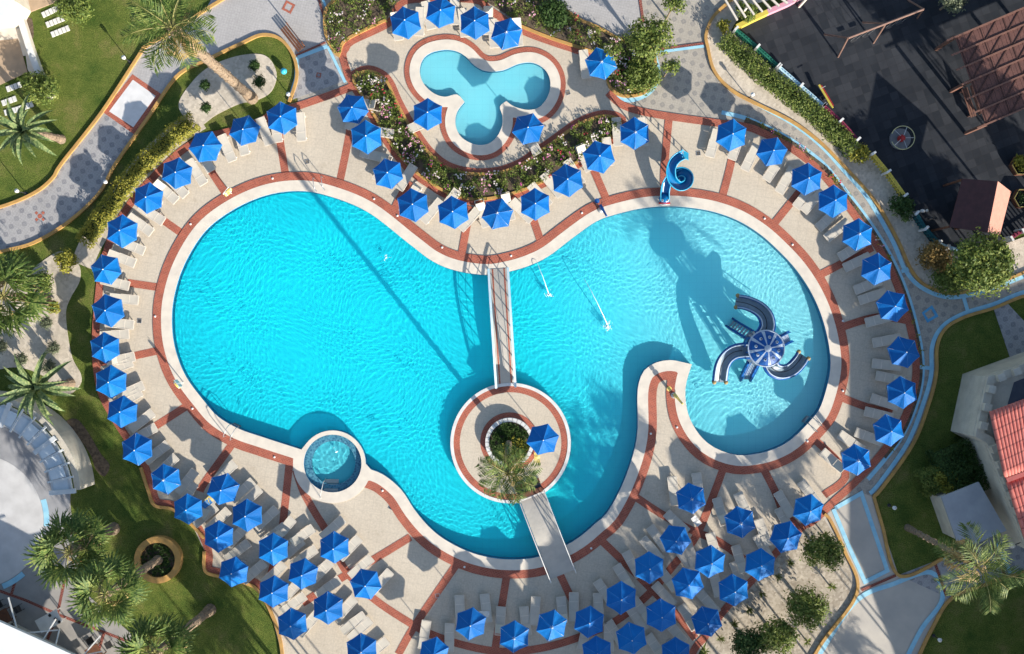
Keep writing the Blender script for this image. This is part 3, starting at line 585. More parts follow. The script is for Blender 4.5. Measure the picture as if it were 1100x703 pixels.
# ---------------------------------------------------------------- loungers
def slingmat():
    m,nt,b=newmat('cream_sling',.8,.2); v=coords(nt); x,y=sepxy(nt,v); c=ramp(nt,nz(nt,v,2,3),[(.3,(.62,.57,.48)),(.7,(.55,.50,.42))])
    f=mth(nt,'GREATER_THAN',mth(nt,'FRACT',mth(nt,'MULTIPLY',x,14)),.8); c=mix(nt,mth(nt,'MULTIPLY',f,.35),c,(.25,.24,.22)); nt.links.new(c,b.inputs['Base Color']); return m
M_sling=slingmat()
M_towel=[mat('blue_towel',(.05,.25,.6),(.04,.2,.5),.95,8,.5),mat('yellow_towel',(.6,.45,.1),(.7,.6,.3),.95,3,.5),mat('white_towel',(.75,.74,.7),(.65,.64,.6),.95,8,.5)]
def make_lounger(ang,label):
    o=root('sun_lounger',(0,0,0),label,'sun lounger'); hx=-.2; f=MB()
    for s in(-1,1): f.beam((-.93,s*.30,.32),(.95,s*.30,.32),.045,.06)
    for x in(-.93,.95,.35): f.beam((x,-.3,.32),(x,.3,.32),.05,.045)
    obj('frame',f,M_cope,o)
    se=MB(); N=6
    for k in range(N):
        x0=hx+(.93-hx)*k/N; x1=hx+(.93-hx)*(k+1)/N; z=lambda x:.355-.02*math.sin((x-hx)/(.93-hx)*math.pi)
        se.face([(x0,-.27,z(x0)),(x1,-.27,z(x1)),(x1,.27,z(x1)),(x0,.27,z(x0))])
    obj('seat',se,M_sling,o)
    c,s_=math.cos(ang),math.sin(ang); L=.72; b=MB()
    for s in(-1,1): b.beam((hx,s*.27,.36),(hx-L*c,s*.27,.36+L*s_),.04,.04)
    b.beam((hx-L*c,-.28,.36+L*s_),(hx-L*c,.28,.36+L*s_),.04,.04); b.face([(hx,-.26,.37),(hx,.26,.37),(hx-L*c,.26,.37+L*s_),(hx-L*c,-.26,.37+L*s_)])
    obj('backrest',b,M_sling,o)
    for x in(-.7,.75):
        for s in(-1,1): obj('leg',MB().beam((x,s*.30,.03),(x,s*.30,.3),.045,.045,Vector((1,0,0))),M_white,o)
    return o
lprot=[make_lounger(.08,'x'),make_lounger(.62,'x'),make_lounger(.95,'x')]; lused=[0]*3
ORD=['first','second','third','fourth','fifth','sixth','seventh','eighth','ninth','tenth','eleventh','twelfth','thirteenth','fourteenth']
rows=[ # row words, group, points, lounger shift(px toward dir), direction mode
 ('down the left deck edge from the palm garden','left row of parasols',[(302,126),(261,138),(219.5,157),(186,185),(157,212),(129.5,248),(112,289),(114,334),(109.5,374.5),(117.5,410),(129.5,444),(146,483),(175.5,516),(200,548)],3,None),
 ('along the round planter lawn, lower left','lower left lawn row of parasols',[(232.5,578),(251,614.5),(292.5,638),(312.5,672.5)],4,(1,.9)),
 ('of the middle row below the round spa','lower left middle row of parasols',[(238,527),(265,555),(293,592.5),(325.5,618),(353,654.5),(387,700)],4,(1,.9)),
 ('directly below the round spa, nearest it first','parasols nearest the spa',[(357.5,590),(391,630)],5,(.9,1)),
 ('along the bottom deck, left to right','bottom row of parasols',[(507,672.5),(552.5,686.5),(591,674),(634,671)],8,(-.05,1)),
 ('at the very bottom rim, left to right','parasols at the bottom rim',[(465,703),(642.5,703)],8,(.1,1)),
 ('of lower right row nearest pool, from bottom up','lower right front row of parasols',[(668,643),(700,612),(727.5,581),(743,537)],7,(-.6,1)),
 ('of second lower right row, from bottom up','lower right second row of parasols',[(680,688),(711,663),(739,627.5),(762,604.5),(796,561)],7,(-.65,1)),
 ('along the gravel shrub bed, from bottom up','lower right gravel row of parasols',[(726,703),(761,670),(789.5,637),(818,609),(844.5,578),(870,548)],7,(-.7,1)),
 ('down the right deck edge from the top','right row of parasols',[(787,143),(830.5,162.5),(867.5,192),(897,217),(923,253),(944,290.5),(961,329),(972.5,380),(971,423),(956,463),(921,494)],6,None),
 ('below the curved flower garden, left to right','parasols along the curved garden',[(378,117),(392,146),(416,186.5),(444,220),(487,228),(533,230),(574.5,218.5),(610,194),(644,168),(681,142)],-7,None),
 ('behind the small trefoil pool, left to right','parasols behind the small pool',[(436,24),(472.5,12),(510,22),(544,33.5),(645,67)],-8,(.1,-1)),
]
rg=random.Random(11); LA=['raised','low','upright']
def nolabel(o,l): o['label']=l
def put_parasol(x,y,label,group):
    k=rg.randrange(7); h=2.35; p=P(x,y,h); p.z=0; rz=math.radians(90+rg.uniform(-13,13)+12*math.sin(x*.02)); sc=rg.uniform(.96,1.03)
    if not pused[k]: o=pprot[k]; o.location=p; o.rotation_euler=(0,0,rz); o['label']=label; o['group']=group; pused[k]=1; o.scale=(sc,)*3; return p
    o=dup(pprot[k],p,rz,label,group,sc); o.rotation_euler=(rg.gauss(0,.022),rg.gauss(0,.022),rz); return p
def put_lounger(p,rz,label,k,group):
    if not lused[k]: o=lprot[k]; o.location=p; o.rotation_euler=(0,0,rz); o['label']=label; o['group']=group; lused[k]=1; return o
    return dup(lprot[k],p,rz,label,group)
M_n=0
for ri,(wd,grp,pts,sh,dr) in enumerate(rows):
    for i,(x,y) in enumerate(pts):
        p=put_parasol(x,y,'blue six-sided parasol, %s %s'%(ORD[i],wd),grp)
        d=dirto(x,y) if dr is None else Vector(dr).normalized()
        if ri==7 or ri==6 or ri==8: d=(d*.7+dirto(x,y)*.5).normalized()
        if grp=='parasols along the curved garden' and i<2: d=Vector((-1,.25)).normalized(); d=d
        n=Vector((-d.y,d.x))
        for s,sd in((1,'left'),(-1,'right')):
            q=Vector((p.x,p.y))+d*(sh/16+rg.uniform(-.12,.12))+n*s*(.80+rg.uniform(-.06,.12)); a=math.atan2(d.y,d.x)+rg.uniform(-.1,.1)-s*.06
            k=0 if rg.random()<.72 else rg.choice((1,2))
            lo_=put_lounger(Vector((q.x,q.y,0)),a,'%s lounger under the %s parasol %s'%(sd,ORD[i],wd),k,'sun loungers under the '+grp)
# pale single parasols
for x,y,lb,la,dd in [(457.5,123,'blue parasol on the left side of the small trefoil pool','beside the left parasol of the small pool',(-.9,-.4)),(567.5,137.5,'blue parasol below the right lobe of the small trefoil pool','beside the parasol under the right pool lobe',(.5,-1)),(583,472,'blue parasol on the round island beside its planter',None,None)]:
    p=put_parasol(x,y,lb,'single parasols')
    if la: put_lounger(Vector((p.x+dd[0]*.5,p.y+dd[1]*.5,0)),math.atan2(dd[1],dd[0]),'cream sun lounger '+la,0,'single loungers by the small pool')
# extra loungers lying between parasols
for i,(x,y,a,k,lb) in enumerate([(306,568,50,1,'grey shaded lounger between the spa strips and third middle parasol'),(222,553,40,1,'tilted lounger between two lower left parasols near the lawn'),(325,575,35,2,'upright cream lounger right of the brick strip below the spa'),(345,612,40,1,'tilted lounger beside the parasol cluster under the spa'),(380,668,35,1,'tilted lounger at the bottom beside the arc of red brick')]):
    put_lounger(P(x,y),math.radians(a),lb,k,'loungers standing apart')
# towels on some loungers
for i,(x,y,a,c,lb) in enumerate([(222,541,40,0,'blue towel on a lounger beside the upper lower-left parasol'),(226,536,40,1,'yellow towel next to the blue towel, lower left'),(577,492,90,1,'small yellow towel below the island parasol'),(748,560,-50,2,'white towel on a lounger in the lower right cluster'),(520,660,0,2,'white towel hanging by the bottom row parasols')]):
    pz=P(x,y,.4); mb=MB(); N=5
    for u in range(N):
        for v in range(3):
            f=lambda s,t:(-.35+.7*s/N,-.2+.4*t/3,.015*math.sin(s*2+t)); mb.face([f(u,v),f(u+1,v),f(u+1,v+1),f(u,v+1)])
    t=obj('towel',mb,M_towel[c]); t.location=pz; t.rotation_euler=(0,0,math.radians(a)); tag(t,lb,'towel','towels on loungers'); md=t.modifiers.new('thick','SOLIDIFY'); md.thickness=.03
# ---------------------------------------------------------------- island planter, bridges
ip=root('round_stone_planter',(pc.x,pc.y,.1),'round stone planter of dark plants around the island palm','planter')
blk=MB(); jn=MB()
for k in range(30):
    a0=k*12; a1=a0+10.6; blk.lathe((0,0,0),[(26/16,0),(26/16,.45),(22/16,.45),(22/16,.3)],2,a0=math.radians(a0),a1=math.radians(a1))
obj('stone_blocks',blk,M_white,ip); obj('joint_ring',jn.lathe((0,0,0),[(25.7/16,0),(25.7/16,.43),(22.3/16,.43),(22.3/16,.3)],60),M_stone,ip)
obj('soil',MB().lathe((0,0,.32),[(22.4/16,0),(0,.05)],40),M_soil,ip)
def plantbed(name,cx,cy,r,n,z0,m,label,size=.16,hh=.35,seed=1,cat='plants'):
    rg=random.Random(seed); mb=MB(); p=P(cx,cy)
    for _ in range(n):
        a=rg.uniform(0,6.28); q=r/16*math.sqrt(rg.random()); c=(q*math.cos(a),q*math.sin(a),z0)
        for j in range(7):
            b=rg.uniform(0,6.28); e=rg.uniform(.3,1.3); mb.leaf(c,(math.cos(b)*math.cos(e),math.sin(b)*math.cos(e),math.sin(e)),size*rg.uniform(.8,2.2),size*.35,Vector((0,0,1)))
    o=obj(name,mb,m); o.location=(p.x,p.y,0); return tag(o,label,cat)
plantbed('low_plants',547.5,474.5,20,330,.5,F_dark,'dark leafy ground plants filling the island planter',seed=2)
plantbed('spiky_plants',552,484,13,60,.5,F_yellow,'yellow-green spiky leaves in the lower half of island planter',.2,seed=4)
palm('palm_tree',(546.5,475,0),14.2,'tall feather palm rising from the round island planter',L=1.95,nf=15,rt=.15,seed=5,nl=20)
def bridge(name,a,b,wd,arch,label,rail_w,deckm,stripe=False,railh=.85,post_m=M_white,rail_m=M_blue,solid=True,z0=.1,z1=.06):
    a=P(*a); b=P(*b); d=(b-a); L=d.length; d.normalize(); n=Vector((-d.y,d.x,0)); o=root(name,(a.x,a.y,0),label,'footbridge'); N=24
    H=lambda t:z0+(z1-z0)*t+arch*math.sin(math.pi*t)
    pt=lambda t,s,h=0:d*L*t+n*s+Vector((0,0,H(t)+h))
    dm=MB(); i=0
    for k in range(N):
        t0,t1=k/N,(k+1)/N
        q=[pt(t0,-wd/2),pt(t0,wd/2),pt(t1,wd/2),pt(t1,-wd/2)]; lo=[v-Vector((0,0,.16)) for v in q]
        dm.face([q[0],q[3],q[2],q[1]]).face(lo).face([q[0],lo[0],lo[3],q[3]]).face([q[1],q[2],lo[2],lo[1]])
    obj('deck',dm,deckm,o)
    if stripe:
        for s in(-1,1):
            sm=MB()
            for k in range(N): t0,t1=k/N,(k+1)/N; c=s*(wd/2-.22); sm.face([pt(t0,c-.05,.006),pt(t1,c-.05,.006),pt(t1,c+.05,.006),pt(t0,c+.05,.006)])
            obj('red_stripe',sm,M_red,o)
    for s in(-1,1):
        rm=MB(); c=s*(wd/2+.03); rm_pts=[pt(k/N,c,railh) for k in range(N+1)]
        for k in range(N): rm.beam(rm_pts[k],rm_pts[k+1],rail_w,.05)
        rl=obj('handrail',rm,rail_m,o)
        pm=MB(); M_=int(L/.9)
        for k in range(M_+1): pm.beam(pt(k/M_,c,-.1),pt(k/M_,c,railh),.05,.05,Vector((1,0,0)))
        obj('posts',pm,post_m,rl)
        if solid:
            sm=MB()
            for k in range(N): sm.face([pt(k/N,c,.0),pt((k+1)/N,c,.0),pt((k+1)/N,c,railh-.1),pt(k/N,c,railh-.1)])
            obj('side_panel',sm,post_m,rl)
        else:
            wm=MB()
            for hh in(.3,.6): wm.tube([pt(k/N,c,hh) for k in range(N+1)],.012,4)
            obj('wires',wm,M_metal,rl)
    return o
bridge('footbridge',(535.3,289),(543.5,416),1.22,.42,'narrow arched bridge with pale blue side rails from deck to island',.15,mat('bridge_concrete',(.50,.46,.40),(.42,.39,.35),.85,1.2),True,.75,M_white,mat('rail_cyan_white',(.50,.70,.76),(.64,.76,.80),.5,2),False)
bridge('ramp_bridge',(571,531),(604.5,617),1.72,.30,'wide cream plank bridge with thin rails from island to lower deck',.05,mat('cream_board',(.52,.48,.42),(.45,.42,.37),.8,1.5,.2),False,.95,M_white,M_white,False)
st=root('island_steps',P(568.5,525.5),'dark steps where the plank bridge meets the island','steps',rz=math.radians(19))
for k in range(3): obj('step',MB().box((0,.36-.30*k,.16+.1*k),(1.7,.28,.12)),M_wood if k!=1 else M_dark,st)
# ---------------------------------------------------------------- small pool fittings
def ladder(x,y,a,label,w=.5):
    o=root('pool_ladder',P(x,y),label,'pool ladder',rz=math.radians(a))
    for s in(-1,1):
        obj('handrail',MB().tube([(-.75,s*w/2,.05),(-.75,s*w/2,.75),(-.6,s*w/2,.93),(-.1,s*w/2,.93),(.1,s*w/2,.7),(.12,s*w/2,-.9)],.024,8),M_metal,o,True)
    for k in range(3): obj('rung',MB().box((.12,0,-.2-.25*k),(.08,w,.03)),M_metal,o)
ladder(345,204,-80,'steel ladder at the top edge of the big pool',.55)
ladder(252,459,65,'steel ladder at the lower left edge of the big pool',.5)
ladder(868,452,140,'steel ladder at the lower right edge of the right pool',.5)
jr=root('spa_steps',P(354,523),'submerged steps with pale rail inside the round spa','steps',rz=math.radians(0))
for k in range(3): obj('step',MB().box((.05,-.3+.3*k,-.25-.16*k),(.95,.27,.08)),M_white,jr)
obj('handrail',MB().tube([(-.55,-.75,.1),(-.5,-.6,.75),(-.4,.3,.2),(-.35,.5,-.5)],.025,8),M_white,jr,True)
for x,y in [(205,241),(167,340),(293,192),(402,214),(427,232),(475,266),(549,275),(625,229),(821,235),(851,263),(207,439),(295,491),(699,466),(727,459),(499,609),(635,589),(867,474),(411,527),(905,345),(905,420)]:
    p=P(x,y); lb='small white deck light in the red band near '+{205:'the upper left rim',167:'the far left rim',293:'the top left rim',402:'the ladder, right of it',427:'the third garden parasol',475:'the left bridge approach',549:'the right bridge approach',625:'the blue water cannon',821:'the upper right rim',851:'the right rim bend',207:'the lower left lifebuoy',295:'the left of the spa',699:'the left side of the peninsula',727:'the right side of the peninsula',499:'the bottom left rim',635:'the plank bridge end',867:'the lower right ladder',411:'the right of the spa',905:'the far right rim, %s'%('upper' if y<400 else 'lower')}[x]
    o=root('deck_light',(p.x,p.y,.045),lb,'deck light','deck lights around the pool')
    obj('cap',MB().lathe((0,0,0),[(.075,0),(.075,.05),(.04,.08),(0,.085)],12),M_white,o); obj('collar',MB().lathe((0,0,0),[(.11,0),(.11,.015),(.07,.02)],12),M_metal,o)
def lifebuoy(x,y,label,a):
    o=root('lifebuoy_stand',P(x,y),label,'lifebuoy','lifebuoy stands by the pool',rz=a)
    obj('post',MB().tube([(0,0,.03),(0,0,1.35)],.03,8),M_white,o); obj('backboard',MB().box((0,0,1.1),(.6,.03,.65),0),M_white,o)
    t=MB(); N=28; pts=[(.27*math.cos(6.2832*k/N),-.1-.0*k,1.1+.27*math.sin(6.2832*k/N)) for k in range(N+1)]; r=obj('lifebuoy_ring',t.tube(pts,.065,8,False),mat('yellow_buoy',(.80,.55,.12),(.78,.60,.2),.5,3),o,True)
    bn=MB()
    for k in range(4): a0=k*math.pi/2+.5; bn.tube([(.27*math.cos(a0+d),-.1,1.1+.27*math.sin(a0+d)) for d in(-.16,0,.16)],.07,8,True)
    obj('white_band',bn,M_white,r)
lifebuoy(249,208,'yellow lifebuoy on a post at the upper left pool rim',.9); lifebuoy(197.5,411,'yellow lifebuoy on a post at the lower left pool rim',-.9)
def cannon(x,y,mcol,label,a):
    o=root('water_cannon',P(x,y),label,'water cannon','water cannons on the rim',rz=a)
    obj('column',MB().lathe((0,0,.05),[(.2,0),(.2,.05),(.1,.15),(.08,.9),(.12,.95)],14),M_metal,o)
    obj('swivel',MB().tube([(0,0,.95),(0,0,1.2)],[.14,.11],10),mcol,o); obj('barrel',MB().tube([(-.25,0,1.12),(.1,0,1.2),(.55,0,1.36),(.62,0,1.38)],[.10,.09,.06,.075],10),mcol,o,True)
    for s in(-1,1): obj('handle',MB().tube([(-.2,s*.06,1.12),(-.38,s*.2,1.12),(-.46,s*.2,1.2)],.022,6),M_dark,o)
    obj('seat',MB().lathe((-.62,0,.05),[(.05,0),(.04,.45),(.17,.5),(.17,.56),(0,.58)],12),mcol,o)
cannon(645,226,mat('cannon_blue',(.02,.09,.30),(.02,.12,.35),.4),'dark blue water cannon on the rim above the right pool',-1.1)
cannon(723.5,425,MATS['yellow_buoy'],'yellow and white water cannon on the peninsula tip',-.9)
# water jets and splashes
M_foam=mat('white_foam',(.85,.9,.92),(.7,.82,.88),.6,6)
def jet(a,b,h,label,za=.1,r=.02):
    a=P(*a); b=P(*b); mb=MB(); N=14; rgj=random.Random(int(a.x*10))
    pts=[a.lerp(b,k/N)+Vector((rgj.uniform(-.01,.01),rgj.uniform(-.01,.01),za*(1-k/N)+4*h*(k/N)*(1-k/N)-.1*k/N)) for k in range(N+1)]
    mb.tube(pts,[r*.6+r*.9*k/N for k in range(N+1)],5); o=obj('water_jet',mb,M_foam); tag(o,label,'water jet','water jets over the pool')
def splash(x,y,r,label,n=70):
    p=P(x,y); mb=MB(); rgj=random.Random(int(x))
    for _ in range(n):
        a=rgj.uniform(0,6.28); q=abs(rgj.gauss(0,r/16*.5)); s=rgj.uniform(.012,.04)*(1.3-q/(r/16)*.5); c=(q*math.cos(a),q*math.sin(a),-.1+rgj.uniform(0,.12)*(1-min(1,q*2)))
        mb.lathe(c,[(0,-s),(s,0),(0,s*.7)],5)
    o=obj('splash',mb,M_foam); o.location=(p.x,p.y,0); tag(o,label,'splash',kind=None)
jet((576,280),(590,317),.45,'thin white water jet left of the right pool entrance'); jet((627,300),(653,350),.7,'long water jet arching toward the large splash',.4)
splash(590,317,5,'small white splash where the left jet lands'); splash(653,351,8,'larger white splash in the middle of the right pool',120); splash(415,276,6,'bubbling splash in the upper part of the left pool',22)
splash(362,485,12,'few foam bubbles on the round spa water',9)
# ---------------------------------------------------------------- play tower
tb=P(823,374.5,3.2); tw=root('water_play_tower',(tb.x,tb.y,-1.3),'blue play tower with patterned round roof standing in the right pool','play tower'); tw.scale=(.94,.94,1)
def tl(x,y,h): q=P(x,y,h); return Vector((q.x-tb.x,q.y-tb.y,h+1.3))
M_tb=mat('tower_blue',(.008,.09,.33),(.006,.06,.24),.35,3); M_tw=mat('tower_pale',(.42,.50,.60),(.34,.42,.54),.4,3); M_sl=mat('slide_grey',(.16,.22,.27),(.12,.17,.22),.35,3,spec=.6); M_gold=mat('gold_trim',(.36,.25,.10),(.28,.19,.08),.5)
rf=MB(); rw_=MB(); Rt=1.22
for k in range(16):
    a0=2*math.pi*k/16; a1=2*math.pi*(k+1)/16; t=rf if k%2 else rw_
    prof=[(0.22,4.95),(.6,4.83),(1.0,4.66),(Rt,4.50)]; am=.10; t.lathe((0,0,0),prof[::-1],3,a0=(a0-am if k%2 else a0+am),a1=(a1+am if k%2 else a1-am))
obj('blue_roof_petals',rf,M_tb,tw); obj('white_roof_petals',rw_,M_tw,tw)
obj('roof_hub',MB().lathe((0,0,4.93),[(.24,0),(.24,.06),(.1,.12),(0,.13)],16),M_tw,tw)
ey=MB(); eb=MB()
for k in range(8):
    a=2*math.pi*(k*2+1.5)/16; c=(.78*math.cos(a),.78*math.sin(a),4.78)
    ey.lathe(c,[(.11,0),(.08,.04),(0,.06)],12); eb.lathe((c[0]+.02,c[1],c[2]+.045),[(.055,0),(.03,.03),(0,.035)],10)
obj('eye_domes',ey,M_tw,tw); obj('eye_pupils',eb,M_dark,tw)
obj('roof_rim',MB().tube([(Rt*math.cos(k*math.pi/24),Rt*math.sin(k*math.pi/24),4.5) for k in range(49)],.055,8,False),M_tw,tw,True)
for k in range(6): a=k*math.pi/3+.3; obj('post',MB().tube([(1.02*math.cos(a),1.02*math.sin(a),0),(1.02*math.cos(a),1.02*math.sin(a),4.52)],.06,8),M_tb,tw)
obj('platform',MB().lathe((0,0,2.9),[(0,.0),(1.25,0),(1.25,.12),(0,.12)],24),M_sl,tw)
pn=MB()
for k in range(6):
    if k in(0,2,4): pn.lathe((0,0,3.0),[(1.2,0),(1.2,.75)],4,a0=k*math.pi/3+.4,a1=k*math.pi/3+1.0)
obj('guard_panels',pn,M_tb,tw)
def chute(par,pts,w,dep,m,trimm,name='slide'):
    pts=[Vector(p) for p in pts]; mb=MB(); prof=[(-1,1),(-.95,.35),(-.6,0),(0,-.06),(.6,0),(.95,.35),(1,1)]; n=len(pts); i=0; ed=[[],[]]
    for k,p in enumerate(pts):
        d=(pts[min(k+1,n-1)]-pts[max(k-1,0)]); d.z=0; d.normalize(); s=Vector((-d.y,d.x,0))
        for a,b in prof: mb.v.append(tuple(p+s*a*w/2+Vector((0,0,b*dep))))
        ed[0].append(p-s*w/2+Vector((0,0,dep))); ed[1].append(p+s*w/2+Vector((0,0,dep)))
    m_=len(prof)
    for k in range(n-1):
        for j in range(m_-1): a=k*m_+j; mb.f.append((a,a+1,a+m_+1,a+m_))
    sl=obj(name,mb,m,par,True); md=sl.modifiers.new('t','SOLIDIFY'); md.thickness=.04
    for e in ed: obj('edge_rail',MB().tube(e,.045,8),trimm,sl,True)
    return sl
def sm3(pts,step=4):
    n=len(pts); out=[]
    for k in range(n-1):
        p0=pts[max(k-1,0)];p1=pts[k];p2=pts[k+1];p3=pts[min(k+2,n-1)]
        for j in range(step):
            t=j/step; out.append(Vector([.5*(2*p1[i]+(-p0[i]+p2[i])*t+(2*p0[i]-5*p1[i]+4*p2[i]-p3[i])*t*t+(-p0[i]+3*p1[i]-3*p2[i]+p3[i])*t**3) for i in range(3)]))
    out.append(Vector(pts[-1])); return out
for q in ([(818,362,1.7),(824,350,1.65),(822,338,1.4),(814,329,1.05),(801,323,.55),(789,321,.1)],[(806,377,1.7),(797,377,1.6),(786,379,1.3),(777,386,.9),(772,397,.5),(770,413,.05)],[(826,388,1.7),(831,398,1.6),(841,401.5,1.3),(852,398,.8),(861,389,.4),(865,382,.1)]):
    pts=sm3([tl(*p) for p in q]); sl=chute(tw,pts,.80,.34,M_sl,M_tw)
    e=pts[-1]; d=(pts[-1]-pts[-2]); d.z=0; d.normalize(); s=Vector((-d.y,d.x,0)); g=MB()
    for sg in(-1,1): g.lathe(tuple(e+s*sg*.42+Vector((0,0,.28))),[(0,-.14),(.13,-.06),(.16,.06),(.08,.16),(0,.18)],10)
    obj('gold_end_knobs',g,M_gold,sl)
    obj('centre_stripe',MB().tube([p+Vector((0,0,.02)) for p in pts],.03,5),M_dark,sl)
    for sg in(-1,1): obj('outer_band',MB().tube([p+Vector((-(pts[min(k+1,len(pts)-1)]-pts[max(k-1,0)]).normalized().y,(pts[min(k+1,len(pts)-1)]-pts[max(k-1,0)]).normalized().x,0))*sg*.50+Vector((0,0,.2)) for k,p in enumerate(pts)],.11,8),M_tb,sl,True)
for a,b in (((809,362,1.55),(781,345,-.9)),((809,390,1.55),(799,411,-.9)),((836,368,1.55),(850,361,.3))):
    A=tl(*a); Bq=tl(*b); sr=obj('stair',MB(),M_tb,tw); d=(Bq-A); hd=Vector((d.x,d.y,0)).normalized(); s=Vector((-hd.y,hd.x,0)); N=9
    tr=MB()
    for k in range(1,N): c=A.lerp(Bq,k/N); tr.box(tuple(c),(.13,.62,.04),math.atan2(hd.y,hd.x))
    obj('treads',tr,M_tw,sr)
    for sg in(-1,1):
        obj('stringer',MB().beam(A+s*sg*.36,Bq+s*sg*.36,.13,.34),M_tb,sr); obj('handrail',MB().tube([A+s*sg*.34+Vector((0,0,.75)),Bq+s*sg*.34+Vector((0,0,.75))],.03,6),M_tb,sr)
        for k in range(4): q=A.lerp(Bq,(k+.3)/4)+s*sg*.34; obj('baluster',MB().tube([q,q+Vector((0,0,.75))],.02,5),M_tb,sr)
# spiral slide
sb0=P(728,195); sp=root('spiral_slide',(sb0.x,sb0.y,0),'bright blue spiral slide curling down to the pool edge','water slide'); sp.scale=(.88,)*3
def sl_(x,y,h): q=P(x,y,h); return Vector((q.x-sb0.x,q.y-sb0.y,h))
M_cy=mat('slide_cyan',(.0,.13,.33),(.0,.16,.38),.25,2,spec=.6); M_cyl=mat('slide_cyan_edge',(.03,.33,.52),(.03,.30,.48),.3,2)
q=[(735,163,3.0),(727,167,2.95),(721,174,2.8),(718.5,184,2.6),(721,195,2.35),(730,202,2.1),(739,198,1.85),(740,189,1.6),(732,184,1.4),(722,188,1.15),(714,198,.8),(711.5,209,.45),(711.5,219,.18)]
pts=sm3([sl_(*p) for p in q]); chute(sp,pts,.64,.42,M_cy,M_cyl)
obj('bowl',MB().lathe((sl_(730.5,195,0).x,sl_(730.5,195,0).y,1.0),[(0,0),(.55,.03),(.68,.14),(.72,.5)],28),M_cy,sp,True)
obj('bowl_rim',MB().tube([(sl_(730.5,195,0).x+.72*math.cos(k*math.pi/20),sl_(730.5,195,0).y+.72*math.sin(k*math.pi/20),1.5) for k in range(41)],.05,8,False),M_cyl,sp,True)
for x,y,h in ((730,193,2.2),(722,172,2.8),(712,203,.6)): c=sl_(x,y,h); obj('support_post',MB().tube([(c.x,c.y,.03),(c.x,c.y,h)],.06,8),M_white,sp)
c=sl_(735,162,3.); ld=obj('ladder',MB(),M_cy,sp)
for s in(-1,1): obj('rail',MB().tube([(c.x+.9,c.y+.35+s*.25,.03),(c.x,c.y+s*.25,3.1),(c.x-.2,c.y+s*.25,3.6)],.03,6),M_cyl,ld)
for k in range(9): t=(k+1)/10; obj('rung',MB().box((c.x+.9*(1-t),c.y+.35*(1-t),3.05*t),(.1,.5,.03)),M_cyl,ld)
e=sl_(711.5,221,.2); hd=obj('fish_mouth',MB().tube([(e.x+.38*math.cos(t),e.y-.05,.28+.24*math.sin(t)) for t in [k*.2618 for k in range(25)]],.07,8,False),mat('mouth_red',(.5,.04,.04)),sp,True)
obj('mouth_lip',MB().tube([(e.x+.40*math.cos(t),e.y-.16,.26+.16*math.sin(t)) for t in [k*.2618 for k in range(25)]],.035,6,False),M_white,hd,True)
obj('hood',MB().lathe((e.x,e.y+.25,.3),[(.42,0),(.38,.22),(.22,.36),(0,.4)],16),M_cy,sp,True)
for s in(-1,1): obj('eye',MB().lathe((e.x+s*.2,e.y+.12,.62),[(.1,0),(.07,.06),(0,.09)],10),M_white,sp); obj('pupil',MB().lathe((e.x+s*.2,e.y+.1,.69),[(.05,0),(0,.03)],8),M_dark,sp)
# ---------------------------------------------------------------- palms and trees
palm('palm_tree',(271,106,0),15.4,'very tall feather palm leaning over the upper left plaza',L=2.7,nf=15,rt=.28,seed=9,nl=20)
palm('palm_tree',(66,150,0),3.6,'broad-leaved agave palm on the upper left lawn','agave',L=2.6,nf=22,rt=.22,seed=3,lean=(-.7,-.2),m=F_agave)
palm('palm_tree',(50,322,0),4.7,'fan palm beside the left gravel garden','fan',L=3.0,nf=20,rt=.26,seed=4,lean=(-.5,.1))
palm('palm_tree',(76,412,0),4.6,'agave palm with thick fronds above the pergola','agave',L=2.8,nf=24,rt=.24,seed=6,m=F_agave)
palm('palm_tree',(122,568,0),6.6,'large fan palm with leaning grey trunk by the bar terrace','fan',L=2.6,nf=20,rt=.30,seed=7)
palm('palm_tree',(172,600,0),8.8,'fan palm rising from the round ochre planter','fan',L=2.35,nf=17,rt=.24,seed=8)
palm('palm_tree',(226,655,0),5.8,'fan palm at the bottom edge of the lower left lawn','fan',L=2.6,nf=20,rt=.28,seed=12,lean=(-1.6,-1.0))
palm('palm_tree',(975,567,0),9.4,'ragged feather palm leaning beside the grey annex roof',L=2.8,nf=10,rt=.17,seed=14,lean=(.2,-.3))
palm('palm_tree',(1030,842,0),4.2,'small palm below the lower right plaza',L=1.8,nf=22,rt=.15,seed=15)
